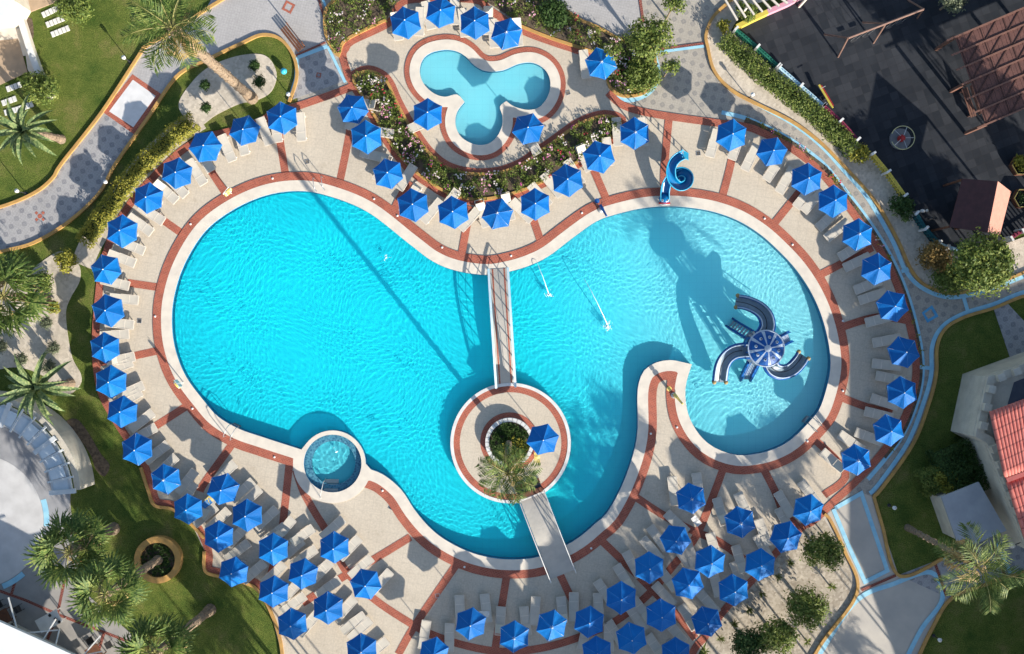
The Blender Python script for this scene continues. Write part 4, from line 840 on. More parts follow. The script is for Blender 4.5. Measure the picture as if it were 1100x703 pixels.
# shrubs:  x y r(px) h material label
for a in [('shrub',81,10,19,1.6,F_green,'round green shrub beside upper left stepping stones'),('shrub',45,97,19,1.5,F_green,'loose green shrub below the tan court, upper left'),('shrub',595,16,16,1.9,F_dark,'rounded conifer-like bush in the top flower bed'),
 ('shrub',71,281,12,1.1,F_yellow,'yellow-green bush at the lower end of left hedge'),('shrub',45,304,12,1.0,F_green,'green bush beside the left fan palm'),('shrub',58,331,7,.8,F_yellow,'small yellow bush by the left gravel garden'),
 ('shrub',883,593,21,2.2,F_green,'large round shrub at the top of the lower gravel bed'),('shrub',866,652,22,2.3,F_green,'large round shrub beside the lower right plaza kerb'),('shrub',833,683,21,2.2,F_green,'large shrub at the bottom middle of gravel bed'),('shrub',803,692,19,2.0,F_dark,'dark shrub at the bottom left of gravel bed'),
 ('shrub',1003,277,17,1.8,foliagemat('rust_leaf',(.08,.06,.02),(.20,.13,.04),(.30,.20,.06)),'brownish bush at the playground corner'),('shrub',1018,300,19,1.5,F_green,'green bush hugging the curved ochre kerb'),('shrub',967,225,14,1.2,F_dark,'dark round bush between the yellow and teal fences'),
 ('shrub',922,166,11,1.1,F_yellow,'bright yellow-green bush at the end of the hedge'),('shrub',800,14,11,1.3,F_green,'green bush by the slatted bench at the top'),('shrub',777,29,7,.8,F_yellow,'small light bush at the top of the long hedge'),('shrub',1021,2,14,2.5,F_grey,'pale shrub at the top edge of the playground'),
 ('shrub',1013,517,14,1.6,F_yellow,'sunlit yellow-green bush beside the dark box hedge'),('shrub',690,82,20,1.0,F_green,'leafy shrub filling the round flower bed'),('shrub',1096,176,8,.9,F_yellow,'small bush at the right edge of the playground')]:
    shrub(*a,group=None,lobes=7 if a[3]>15 else 4)
shrub('tree',1050,284,31,4.6,F_green,'big bright green tree beside the red-roofed hut','tree',lobes=11,size=.15)
shrub('tree',697,44,23,4.0,F_green,'loose leafy tree over the upper flower bed','tree',lobes=9,n=2600,size=.15)
shrub('tree',657,58,9,3.4,F_green,'leafy branch-like small tree above the corner parasol','tree',lobes=3,n=260,size=.14); shrub('tree',719,73,10,3.2,F_green,'small light tree by the pale blue crossing','tree',lobes=3,n=300,size=.14)
shrub('tree',722,8,12,3.4,F_green,'small tree at the top middle plaza','tree',lobes=4,n=500,size=.14)
for x,y,r,lb in [(51,347,6.5,'pale clipped ball bush highest in the left gravel garden'),(58,374,7,'clipped ball bush in the middle of the left gravel garden'),(24,386,7,'clipped ball bush at the left of the gravel garden'),(53,394,8,'dark ball bush above the lower left agave palm'),(2,372,7,'ball bush at the left photo edge'),
   (274,71,6,'dark ball bush in the palm garden, upper one'),(279,88,7,'dark ball bush in the palm garden, lower one'),(221,92,5.5,'ball bush left of the tall palm trunk'),(222,116,5.5,'ball bush near the hedge end of the palm garden')]:
    shrub('ball_bush',x,y,r,.85,F_grey if x<60 else F_dark,lb,'ball bush','clipped ball bushes',lobes=1,n=1300,size=.07)
b_=root('garden_ball',P(306,78),'shiny turquoise ball lamp on the grass of palm garden','garden lamp'); obj('globe',MB().lathe((0,0,.32),[(0,-.22),(.12,-.19),(.2,-.08),(.22,0),(.2,.08),(.12,.19),(0,.22)],16),mat('turquoise_globe',(.05,.45,.6),(.05,.40,.55),.3),b_,True); obj('foot',MB().lathe((0,0,.0),[(.1,0),(.07,.12),(.0,.13)],12),M_dark,b_)
# yuccas
for i,(x,y,lb) in enumerate([(847,602,'tiny yucca highest in the lower gravel bed'),(834,618,'tiny yucca right of the fourth gravel-side parasol'),(817,636,'tiny yucca between two gravel-side parasols'),(803,653,'dark tiny yucca in the middle of gravel bed'),(787,668,'tiny yucca left of the bottom shrubs'),(772,684,'tiny yucca beside the bottom right parasol'),(756,698,'tiny yucca at the bottom edge of gravel bed'),(865,687,'tiny yucca right of the bottom shrubs'),(891,629,'tiny yucca between the two largest shrubs'),(884,573,'tiny yucca just above the top shrub')]):
    p=P(x,y); o=root('yucca',(p.x,p.y,0),lb,'yucca','small yuccas in the gravel bed'); mb=MB(); r2=random.Random(i)
    for k in range(34):
        a=r2.uniform(0,6.28); e=r2.uniform(.1,1.4); mb.leaf((0,0,.4),(math.cos(a)*math.cos(e),math.sin(a)*math.cos(e),math.sin(e)),r2.uniform(.3,.5),.06,Vector((0,0,1)))
    obj('leaves',mb,F_green,o); obj('trunk',MB().tube([(0,0,0),(0,0,.42)],.05,6),M_bark,o)
for i,(x,y,h) in enumerate([(850,639,2.3),(836,655,2.2),(822,664,2.1),(796,684,2.0)]): pass
# hedges
def hedge(name,pts,w,h,m,label,n,size=.1):
    q=W2(smooth_line(pts)); mb=MB(); rg_=random.Random(n); cum=[0]
    for a,b in zip(q,q[1:]): cum.append(cum[-1]+math.dist(a,b))
    for _ in range(n):
        u=rg_.uniform(0,cum[-1]); k=max(i for i in range(len(q)-1) if cum[i]<=u); t=(u-cum[k])/(cum[k+1]-cum[k]+1e-9); d=Vector((q[k+1][0]-q[k][0],q[k+1][1]-q[k][1])).normalized(); nn=Vector((-d.y,d.x))
        s=rg_.uniform(-1,1); top=rg_.random()<.6; hh=h*(1+.22*noise.noise(Vector((u*.9,s,n)))); ww=w/2*(1+.3*noise.noise(Vector((u*.7,3,n+s))))
        z=hh*rg_.uniform(.8,1.05) if top else hh*rg_.random(); s=s if top else (1 if s>0 else -1)*rg_.uniform(.8,1.05)
        p=Vector((q[k][0]+d.x*t*math.dist(q[k],q[k+1])+nn.x*s*ww,q[k][1]+d.y*t*math.dist(q[k],q[k+1])+nn.y*s*ww,z)); nd=Vector((nn.x*s*.6+rg_.uniform(-.8,.8),nn.y*s*.6+rg_.uniform(-.8,.8),1)).normalized()
        mb.leaf(p,nd.cross(Vector((rg_.uniform(-1,1),rg_.uniform(-1,1),rg_.uniform(-1,1)))).normalized(),size*rg_.uniform(1,2),size*rg_.uniform(.5,1),nd)
    o=root(name,(q[0][0],q[0][1],0),label,'hedge'); obj('foliage',mb,m,o,world=True)
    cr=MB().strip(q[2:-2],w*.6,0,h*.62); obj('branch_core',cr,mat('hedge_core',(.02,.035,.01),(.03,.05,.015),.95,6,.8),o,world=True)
hedge('flowering_hedge',[(212,131),(198,140),(183,152),(163,171),(145,190),(128,213),(108,240),(92,262)],1.15,.8,F_yellow,'long yellow-green hedge between left lawn and deck',5200)
hedge('long_hedge',[(774,44),(790,58),(812,78),(838,98),(862,117),(885,136),(900,150),(912,165)],1.1,1.1,F_green,'long green hedge below the playground fence',6000)
hedge('box_hedge',[(1011,476),(1022,500),(1036,528)],2.3,1.7,F_dark,'dark clipped box hedge beside the stone building',5200)
hedge('box_hedge',[(984,520),(1010,509)],1.5,1.4,F_green,'green hedge reaching into the dark lawn towards the path',3000)
# flower beds
def flowerbed(nm,inside,bbox,n,z0,label,seed,dens=1.,hs=.35,gm=F_green):
    rg_=random.Random(seed); poly=inside; g=MB(); fs=[MB() for _ in range(4)]
    def ins(x,y):
        c=False
        for (x1,y1),(x2,y2) in zip(poly,poly[1:]+poly[:1]):
            if (y1>y)!=(y2>y) and x<(x2-x1)*(y-y1)/(y2-y1)+x1: c=not c
        return c
    k=0; tries=0
    while k<n and tries<n*20:
        tries+=1; x=rg_.uniform(bbox[0],bbox[2]); y=rg_.uniform(bbox[1],bbox[3])
        if not ins(x,y): continue
        if noise.noise(Vector((x*.09,y*.09,seed)))<-.25: continue
        k+=1; c=P(x,y); hgt=hs*(1+.8*noise.noise(Vector((x*.13,y*.13,2))))
        for j in range(8):
            b=rg_.uniform(0,6.28); e=rg_.uniform(-.1,1.3); s=rg_.uniform(.07,.2); g.leaf((c.x+rg_.uniform(-.12,.12),c.y+rg_.uniform(-.12,.12),z0+rg_.random()*hgt),(math.cos(b)*math.cos(e),math.sin(b)*math.cos(e),math.sin(e)),s,s*.5,Vector((rg_.uniform(-.4,.4),rg_.uniform(-.4,.4),1)))
        fz=noise.noise(Vector((x*.06,y*.06,seed+9)))
        if rg_.random()<.05+.16*(fz>.05):
            f=fs[0 if fz>.22 else 1 if fz>0 else rg_.choice((2,3,1))]
            for j in range(4): 
                cc=(c.x+rg_.uniform(-.15,.15),c.y+rg_.uniform(-.15,.15),z0+hgt+.04); r_=rg_.uniform(.03,.065); a=rg_.random()*3
                f.face([(cc[0]+r_*math.cos(a+q*1.2566),cc[1]+r_*math.sin(a+q*1.2566),cc[2]+rg_.uniform(-.02,.02)) for q in range(5)])
    r_=root(nm,P(*inside[0]),label,'flower bed'); obj('leaves',g,gm,r_,world=True)
    for f,m in zip(fs,(mat('pink_petal',(.62,.22,.34),(.72,.42,.50),.6),mat('white_petal',(.75,.68,.62),(.65,.5,.48),.6),mat('red_petal',(.50,.03,.05),(.6,.05,.08),.6),mat('magenta_petal',(.45,.06,.25),(.5,.1,.3),.6))):
        if f.f: obj('petals',f,m,r_,world=True)['kind']='stuff'
flowerbed('flower_bed',sb,(380,78,668,214),1250,.1,'curved flower garden between the small pool and the big pool',3)
flowerbed('flower_bed',F1,(350,-20,704,104),1100,.12,'large flower bed bordering the top of the deck',5)
flowerbed('flower_bed',[(656,75),(664,100),(690,98),(701,85),(701,60),(680,48),(660,55)],(650,45,705,104),260,.12,'round flower bed under the leafy tree',8)
flowerbed('strip_planting',[tuple(p) for p in smooth_line([(800,126),(845,149),(888,182),(924,229),(957,282),(980,345),(989,382),(989,410),(981,440),(951,491)])+smooth_line([(951,491),(967,467),(979,440),(987,410),(987,382),(970,314),(941,256),(906,208),(868,168),(822,139),(800,129)])],(795,120,992,495),200,.05,'narrow planting strip along the right deck edge',9,hs=.25,gm=F_yellow)
# round ochre planter, lower left
rp_=root('round_planter',P(172,600),'round ochre walled planter on the lower left lawn','planter')
obj('wall',MB().lathe((0,0,0),[(25/16,0),(25/16,.5),(18.5/16,.5),(18.5/16,.2)],48),M_ochre,rp_); obj('soil',MB().lathe((0,0,.25),[(18.6/16,0),(0,.03)],32),M_soil,rp_)
plantbed('low_plants',172,600,17,130,.3,F_dark,'dark plants inside the round ochre planter',seed=8)
# ---------------------------------------------------------------- bench, lamps, fittings
bn=root('wooden_bench',P(315,44),'brown wooden bench beside the palm garden kerb','bench',rz=math.radians(-52))
for k in range(3): obj('seat_slat',MB().box((0,-.15+.17*k,.45),(1.9,.14,.05)),M_wood,bn)
for k in range(3): obj('back_slat',MB().box((0,.38,.62+.17*k),(1.9,.04,.13)),M_wood,bn)
for x in(-.8,.8): obj('leg',MB().beam((x,-.15,0),(x,-.15,.45),.08,.08,Vector((1,0,0))).beam((x,.36,0),(x,.38,1.1),.08,.08,Vector((1,0,0))),M_wood,bn)
def lamp(x,y,h,label,grp='low garden lamps'):
    o=root('garden_lamp',P(x,y),label,'garden lamp',grp); obj('post',MB().tube([(0,0,.0),(0,0,h)],.03,6),M_dark,o); obj('base_plate',MB().lathe((0,0,0),[(.12,0),(.12,.05),(.03,.08)],10),M_dark,o)
    obj('lamp_head',MB().lathe((0,0,h),[(.05,-.02),(.11,.03),(.11,.16),(.14,.18),(0,.26)],12),M_white,o)
for a in [(140,67,1.0,'low lamp at the kerb of the upper left lawn'),(28,208,1.1,'low lamp at the lower corner of the upper left lawn'),(804,106,1.0,'low lamp by the ochre kerb under the long hedge'),(120,198,.9,'low lamp on the dark grass beside tiled path'),(865,590,.8,'low lamp beside the highest gravel shrub'),(955,543,.8,'low lamp at the corner of the dark lawn'),(1003,683,.8,'low lamp on the bottom right lawn edge'),(313,105,.8,'low lamp at the bottom of the palm garden')]: lamp(*a)
# slatted bench structure at the top
tr=root('slatted_pergola',P(800,5),'slatted pale timber pergola at the top beside the playground','pergola')
for k in range(9): a=P(772+k*9,-12+k*0,2.2); b=P(792+k*9,22-k*3,2.2); obj('slat',MB().beam(a,b,.12,.12),M_cope,tr,world=True)
for x,y in((778,-8),(795,18),(845,-8),(858,8)): q=P(x,y,0); obj('post',MB().beam(q,q+Vector((0,0,2.2)),.12,.12,Vector((1,0,0))),M_cope,tr,world=True)
# ---------------------------------------------------------------- playground
def fence(pts,h,m,label,white=True,sp=.22):
    q=W2(pts); o=root('picket_fence',(q[0][0],q[0][1],0),label,'fence','painted playground fences'); pk=MB(); rl=MB(); ps=MB()
    for a,b in zip(q,q[1:]):
        L=math.dist(a,b); n=max(1,int(L/sp)); rz=math.atan2(b[1]-a[1],b[0]-a[0])
        for k in range(n): t=(k+.5)/n; pk.box((a[0]+(b[0]-a[0])*t,a[1]+(b[1]-a[1])*t,.06+h/2),(.10,.05,h),rz)
        for z in(.3,h-.15): rl.box(((a[0]+b[0])/2,(a[1]+b[1])/2,z+.06),(L,.22 if z>.5 else .08,.07),rz)
    for p in q: obj('post',MB().box((p[0],p[1],.06+(h+.12)/2),(.14,.34,h+.12),rz),M_white,o,world=True)
    obj('pickets',pk,m,o,world=True); obj('rails',rl,m,o,world=True)
mg=mat('fence_green',(.02,.16,.10),(.015,.12,.08),.6); ml=mat('fence_pale_blue',(.45,.62,.70),(.38,.55,.64),.6); mm=mat('fence_maroon',(.22,.03,.06),(.16,.02,.05),.6); my=mat('fence_yellow',(.60,.48,.08),(.5,.4,.07),.6); mt_=mat('fence_teal',(.01,.10,.11),(.01,.08,.09),.6)
fence([(787,36),(810,55),(832,75)],1.0,mg,'green picket fence at the playground left corner'); fence([(833,76),(856,96),(880,117)],1.0,ml,'pale blue picket fence above the long hedge'); fence([(880,117),(898,133),(916,153)],1.0,mm,'maroon picket fence near the yellow seesaw')
fence([(932,168),(948,187),(966,212)],1.0,my,'yellow picket fence on the lower playground side'); fence([(978,231),(988,247),(1002,262)],1.0,mt_,'teal fence behind the dark round bush'); fence([(1002,262),(1012,267),(1026,270)],.9,ml,'short pale fence behind the brownish bush'); fence([(1078,258),(1090,250),(1110,238)],1.,mm,'maroon fence right of the big green tree')
pw=root('painted_wall',P(790,32),'low yellow wall along the top of the playground','wall'); obj('yellow_section',MB().strip(W2([(789,32),(805,24),(822,16)]),.3,0,.7),my,pw,world=True); obj('pink_section',MB().strip(W2([(822,16),(845,6),(870,-8)]),.3,0,.7),mat('pink_paint',(.6,.25,.3),(.5,.3,.4),.7),pw,world=True)
# swing frame
sw=root('swing_frame',P(955,35),'brown A-frame swing set standing on the dark playground','swing set'); M_swing=mat('swing_brown',(.22,.13,.10),(.17,.10,.08),.6)
A=P(911,41,2.3); Bq=P(992,10,2.3); ctr=sw.location
obj('top_beam',MB().tube([A,Bq],.08,8),M_swing,sw,world=True)
for q,f1,f2 in ((A,(900,62),(885,37)),(A.lerp(Bq,.5),(938,47),(926,24)),(Bq,(985,20),(975,0))):
    for f in(f1,f2): g=P(*f); obj('leg',MB().tube([q,g],.06,8),M_swing,sw,world=True)
for k in(.2,.36,.68,.82):
    q=A.lerp(Bq,k); s_=obj('swing_seat',MB().box((q.x,q.y,.5),(.45,.2,.05),.35),M_dark,sw,world=True)
    obj('chains',MB().tube([q+Vector((-.2,-.07,0)),(q.x-.2,q.y-.07,.5)],.012,4).tube([q+Vector((.2,.07,0)),(q.x+.2,q.y+.07,.5)],.012,4),M_metal,s_)
for ch in [c for c in sw.children if c.name.startswith('swing_seat')]:
    pass
# carousel
cr=root('carousel',P(966,150),'small round carousel with pale rim and red seat','carousel')
obj('floor_disc',MB().lathe((0,0,.1),[(0,.1),(.7,.1),(.72,0)],28),mat('carousel_grey',(.12,.13,.14),(.16,.16,.17),.6),cr)
obj('rim_rail',MB().tube([(.78*math.cos(k*.2),.78*math.sin(k*.2),.62) for k in range(-14,15)],.03,8),mat('pale_yellow_metal',(.45,.42,.22),(.4,.38,.2),.5),cr,True)
for k in range(5): a=-2.4+k*1.2; obj('spoke_rail',MB().tube([(.78*math.cos(a),.78*math.sin(a),.62),(.2*math.cos(a),.2*math.sin(a),.62),(.2*math.cos(a),.2*math.sin(a),.2)],.02,6),M_metal,cr)
obj('centre_seat',MB().lathe((0,0,.2),[(.22,0),(.24,.25),(.14,.42),(0,.44)],16),mat('seat_red',(.40,.03,.03),(.3,.02,.02),.5),cr)
ss=root('seesaw',P(884,106),'yellow and red seesaw by the pale blue fence','seesaw',rz=math.radians(-62))
obj('plank',MB().beam((-.9,0,.5),(.9,0,.7),.14,.06),my,ss); obj('red_edge',MB().beam((-.8,.11,.52),(.8,.11,.70),.08,.06),bpy.data.materials['seat_red'],ss)
obj('pivot',MB().tube([(0,-.15,.3),(0,.15,.3)],.16,10),M_dark,ss); obj('handle',MB().tube([(-.6,-.2,.85),(-.6,.2,.85)],.02,6),M_metal,ss)
# playground hut
ht=root('playground_hut',P(1045,224),'dark maroon gable-roofed playground hut with the sunlit slope coloured pinkish','playhouse'); M_roof_shaded=mat('maroon_boards_shaded',(.075,.030,.032),(.055,.024,.026),.7,3); M_roof_sunlit=mat('maroon_boards_sunlit',(.52,.25,.19),(.46,.22,.17),.7,3)  # light and shade on the two slopes put into their board colours
e1=P(1034,192,2.9); e2=P(1020,244,2.9); r1=P(1072,195,3.9); r2_=P(1061,250,3.9); g1=P(1086,206,2.7); g2=P(1074,253,2.7)
for nm,q,m in(('shaded_slope',(e1,e2,r2_,r1),M_roof_shaded),('sunny_slope',(r1,r2_,g2,g1),M_roof_sunlit)):
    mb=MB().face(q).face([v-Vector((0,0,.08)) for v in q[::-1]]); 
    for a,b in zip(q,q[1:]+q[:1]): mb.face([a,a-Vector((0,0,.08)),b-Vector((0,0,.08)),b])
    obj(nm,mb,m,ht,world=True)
for q in(e1,e2,g1,g2): c=q*.97+Vector((r1.x+r2_.x,r1.y+r2_.y,0))*.015; obj('post',MB().beam((c.x,c.y,0.06),(c.x,c.y,2.75),.12,.12,Vector((1,0,0))),M_wood,ht,world=True)
obj('back_wall',MB().box(((r1.x+r2_.x)/2-.5,(r1.y+r2_.y)/2,1.35),(.08,2.2,2.5),-.2),M_wood,ht,world=True)
# big wooden pergola
pg=root('wooden_pergola',P(1070,80),'large brown timber pergola with lattice roof over the playground','pergola'); M_beam=mat('beam_brown',(.19,.095,.07),(.15,.075,.055),.7,4); M_board=mat('board_brown',(.135,.062,.050),(.10,.048,.04),.8,2,.3)
U0=Vector((1026,40)); du=Vector((94,-40)); dv=Vector((33,94))      # photo-plane directions of the roof
def pgp(u,v,h): a=U0+du*u+dv*v; return P(a.x,a.y,h)
bd=MB()
for k in range(36):
    u0=.0+k*.05; u1=u0+.047; q=[pgp(u0,.0,2.97),pgp(u0,1.0,2.97),pgp(u1,1.0,2.97),pgp(u1,.0,2.97)]; lo=[v-Vector((0,0,.03)) for v in q]; bd.face(q).face(lo[::-1]); bd.face([q[1],q[0],lo[0],lo[1]]).face([q[3],q[2],lo[2],lo[3]])
obj('roof_boards',bd,M_board,pg,world=True)
for k in range(7): obj('rafter',MB().beam(pgp(-.10,k/6,3.0),pgp(1.9,k/6,3.0),.11,.07),M_beam,pg,world=True)
ln=MB()
for k in range(6):
    for j in range(8): u=.02+j*.26; a=pgp(u,(k+1)/6,2.99); b=pgp(u+.2,k/6,2.99); ln.beam(a,b,.06,.04); ln.beam(pgp(u,(k+1)/6,2.985),pgp(u,(k)/6,2.985),.04,.04)
obj('lattice',ln,mat('lattice_dark',(.07,.032,.026),(.05,.025,.02),.8),pg,world=True)
for u,v in((0,0),(0,.5),(0,1),(.9,0),(.9,1),(1.8,0),(1.8,1)): q=pgp(u,v,0) ; t=pgp(u,v,2.9); obj('post',MB().beam((t.x,t.y,.06),(t.x,t.y,2.9),.18,.18,Vector((1,0,0))),M_beam,pg,world=True)
bs=root('playground_bench',P(1037,112),'brown slatted bench at the left end of the pergola','bench',rz=math.radians(-72))
for k in range(3): obj('seat_slat',MB().box((0,-.14+.14*k,.5),(2.0,.11,.05)),M_beam,bs)
obj('back_slat',MB().box((0,.30,.85),(2.0,.05,.3)),M_beam,bs)
for x in(-.85,.85): obj('leg',MB().box((x,0,.27),(.08,.4,.42)),M_beam,bs)
for x,y,lb in((1094,179,'upper yellow hexagonal planter box at the right edge'),(1096,214,'lower yellow hexagonal planter box at the right edge')):
    o=root('hexagonal_planter',P(x,y),lb,'planter','hexagonal playground planters'); obj('yellow_frame',MB().tube([(.66*math.cos(k*math.pi/3),.66*math.sin(k*math.pi/3),.5) for k in range(7)],.035,6,False),mat('worn_yellow',(.24,.20,.06),(.16,.14,.05),.8),o); obj('side_boards',MB().lathe((0,0,.06),[(.72,0),(.72,.42),(.62,.42),(.62,.1)],6),M_wood,o); obj('shrub',clump(MB(),(0,0,.45),(.45,.45,.25),200,.08,seed=3),F_dark,o)
for x,y,lb,m in((987,228,'small white spring toy beside the teal fence',M_white),(996,236,'dark spring toy right of the white one',M_dark)):
    o=root('spring_toy',P(x,y),lb,'spring toy'); obj('spring',MB().tube([(.08*math.cos(k),.08*math.sin(k),.06+k*.02) for k in range(20)],.02,5),M_dark,o); obj('body',MB().lathe((0,0,.6),[(0,-.2),(.16,-.12),(.2,.02),(.1,.16),(0,.2)],12,sx=.6),m,o,True); obj('head',MB().lathe((.2,0,.85),[(0,-.1),(.1,0),(0,.12)],10),m,o,True)
# ---------------------------------------------------------------- stone building (right)
bl=root('stone_building',(28.,-3,0),'cream crenellated stone building with red tiled roofs','building')
F_=[(1034,402),(1021,463),(1033,470),(1074,578),(1118,562),(1118,372),(1100,378)]
H=3.2; fw=W2(F_)
obj('wall',MB().prism(fw,0,H),M_stone,bl,world=True)
ci,co=offs(fw[:1][::-1]+fw,.0,False)
par=MB(); 
def inset(path,d):
    a,b=offs(path,d,False); return a,b
edge=[fw[5],fw[6],fw[0],fw[1],fw[2],fw[3]]
Lp,Rp=offs(edge,.55,False)
if Lp[3][0]<Rp[3][0]: Lp,Rp=Rp,Lp
mid=[((a[0]+b[0])/2,(a[1]+b[1])/2) for a,b in zip(Lp,edge)]
par.strip(mid,.5,H,H+.3); cm=MB()
for a,b in zip(mid,mid[1:]):
    L=math.dist(a,b); n=int(L/.95); rz=math.atan2(b[1]-a[1],b[0]-a[0])
    for k in range(n): t=(k+.5)/n; obj('battlement',MB().box((a[0]+(b[0]-a[0])*t,a[1]+(b[1]-a[1])*t,H+.48),(.48,.46,.36),rz),M_stone,bl,world=True)
obj('parapet',par,M_stone,bl,world=True)
obj('terrace_floor',MB().prism(W2([(1063,408),(1100,393),(1160,372),(1160,412),(1052,446)]),H,H+.02),mat('terrace_tile',(.07,.08,.11),(.09,.10,.13),.8,3),bl,world=True)
inr=[tuple(P(a,b,H).xy) for a,b in [(1061,443),(1100,429),(1148,412),(1148,600),(1112,612),(1079,516)]]
obj('inner_wall',MB().prism(inr,H,5.0),mat('pale_render',(.50,.50,.46),(.42,.42,.39),.85,1),bl,world=True)
M_tile,nt,b=newmat('red_roof_tile',.8); v=coords(nt,math.radians(-26)); x_,y_=sepxy(nt,v)
sn=mth(nt,'FRACT',mth(nt,'MULTIPLY',x_,2.6)); rw=mth(nt,'FRACT',mth(nt,'MULTIPLY',y_,1.6)); c=ramp(nt,nz(nt,v,3,5),[(.3,(.46,.12,.10)),(.7,(.60,.20,.16))]); nt.links.new(mix(nt,mth(nt,'MULTIPLY',mth(nt,'GREATER_THAN',rw,.86),.5),c,(.12,.03,.03)),b.inputs['Base Color'])
def tiledroof(q,nu,par,name):      # pantile ridges as geometry; q: eave0,eave1,ridge1,ridge0
    mb=MB(); a,b_,c_,d=[Vector(p) for p in q]; N=nu*6; K=10; i0=0; up=Vector((0,0,1))
    for j in range(K+1):
        for k in range(N+1):
            t=k/N; s=j/K; p=(a.lerp(b_,t)).lerp(d.lerp(c_,t),s)+up*(.055*abs(math.sin(math.pi*nu*t))); mb.v.append(tuple(p))
    for j in range(K):
        for k in range(N): i=j*(N+1)+k; mb.f.append((i,i+1,i+N+2,i+N+1))
    o=obj(name,mb,M_tile,par,True,world=True); md=o.modifiers.new('t','SOLIDIFY'); md.thickness=.05; return o
tiledroof([P(1063,443,4.9),P(1079,513,4.9),P(1250,470,6.4),P(1220,395,6.4)],1,bl,'hip_edge') if 0 else None
tiledroof([P(1079,512,5.0),P(1063,442,5.0),P(1150,408,5.9),P(1170,478,5.9)][::-1][::1],9,bl,'upper_tiled_roof') if 0 else None
def ribs(q,nu,name,d=.11):          # ribs run from q0->q3 side to q1->q2 side
    a,b_,c_,dd=[Vector(p) for p in q]; mb=MB(); N=nu*6; K=8
    for j in range(K+1):
        for k in range(N+1):
            t=k/N; s=j/K; p=(a.lerp(b_,t)).lerp(dd.lerp(c_,t),s); p.z+=d*abs(math.sin(math.pi*nu*t))-.02*((s*16)%1); mb.v.append(tuple(p))
    for j in range(K):
        for k in range(N): i=j*(N+1)+k; mb.f.append((i,i+1,i+N+2,i+N+1))
    o=obj(name,mb,M_tile,bl,True,world=True); md=o.modifiers.new('t','SOLIDIFY'); md.thickness=.06
ribs([P(1063,442,5.15),P(1166,404,5.5),P(1166,482,5.6),P(1079,513,5.2)],26,'upper_tiled_roof')
ribs([P(1081,518,5.05),P(1166,486,5.4),P(1166,575,5.4),P(1106,596,5.05)],20,'lower_tiled_roof')
obj('roof_gutter',MB().beam(P(1081,516,5.25),P(1166,484,5.75),.28,.2),mat('ridge_red',(.42,.10,.09),(.36,.09,.08),.7),bl,world=True)
an=root('grey_annex',P(1044,556),'flat grey roofed annex beside the stone building','building'); aq=[tuple(P(a,b,2.9).xy) for a,b in [(1011,534),(1051,518),(1081,570),(1031,591)]]
obj('flat_roof',MB().prism(aq,2.8,2.95),mat('grey_roofing',(.30,.33,.36),(.25,.28,.31),.8,1),an,world=True); cxy=Vector((sum(p[0] for p in aq)/4,sum(p[1] for p in aq)/4)); obj('wall',MB().prism([tuple(cxy+(Vector(p)-cxy)*.78) for p in aq],0,2.8),M_stone,an,world=True)
wl_=root('wall_lamp',P(1087,586,3.),'lit-looking pale wall lamp at the corner of stone building','wall lamp'); obj('shade',MB().lathe((0,0,0),[(.0,.25),(.14,.2),(.2,0)],12),M_cope,wl_); obj('bracket',MB().beam((0,0,.1),(.5,.2,.1),.05,.05),M_dark,wl_)
# ---------------------------------------------------------------- left bar: pergola ring and white roof
bp=P(*bc); pr=root('curved_pergola',(bp.x,bp.y,0),'curved white pergola with translucent panels around the bar court','pergola'); M_pw=mat('pergola_white',(.62,.63,.62),(.52,.54,.55),.6,2); mgl=mat('milky_panel',(.60,.65,.68),(.52,.58,.62),.3,1.5)
d0,d1=math.radians(5),math.radians(100)
obj('stone_wall',MB().lathe((0,0,0),[(6.5,0),(6.5,2.2),(6.9,2.2),(6.9,0)],40,a0=d0,a1=d1),M_stone,pr)
for r in(5.25,6.35): obj('ring_beam',MB().lathe((0,0,2.25),[(r-.09,0),(r-.09,.22),(r+.09,.22),(r+.09,0)],40,a0=d0,a1=d1),M_pw,pr)
for k in range(13):
    a=d0+(d1-d0)*k/12; c,s_=math.cos(a),math.sin(a); obj('rafter',MB().beam((5.05*c,5.05*s_,2.56),(6.75*c,6.75*s_,2.56),.12 if k%4 else .3,.14),M_pw,pr)
    if k<12:
        a2=d0+(d1-d0)*(k+.12)/12; a3=d0+(d1-d0)*(k+.93)/12; q=[Vector((r*math.cos(t),r*math.sin(t),2.5+.12*(k%2))) for r,t in((5.32,a2),(6.30,a2),(6.30,a3),(5.32,a3))]; lo=[v-Vector((0,0,.05)) for v in q]; obj('panel',MB().face(q).face(lo[::-1]).face([q[0],lo[0],lo[1],q[1]]).face([q[2],lo[2],lo[3],q[3]]),mgl,pr)
    if k%3==0: obj('post',MB().tube([(5.25*c,5.25*s_,.05),(5.25*c,5.25*s_,2.3)],.07,8),M_pw,pr)
wr=root('white_roofed_bar',P(0,700),'white flat-roofed restaurant at the bottom left corner','building'); q=[tuple(P(a,b,3.6).xy) for a,b in [(-90,628),(0,667),(80,703),(140,735),(100,820),(-90,820)]]
obj('white_roof',MB().prism(q,3.5,3.75),mat('white_roofing',(.72,.73,.74),(.64,.65,.66),.6,.8),wr,world=True); cq=[tuple(P(a,b,3.6).xy) for a,b in [(-90,655),(-10,690),(60,725),(80,820),(-90,820)]]; obj('wall',MB().prism(cq,0,3.5),M_stone,wr,world=True)
for x,y,u,v2 in((18,674,9,642),(46,688,60,665),(60,693,64,676),(88,706,108,683),(84,705,110,700),(30,680,62,677)): obj('awning_arm',MB().beam(P(x,y,3.4),P(u,v2,3.0),.07,.07),M_white,wr,world=True)
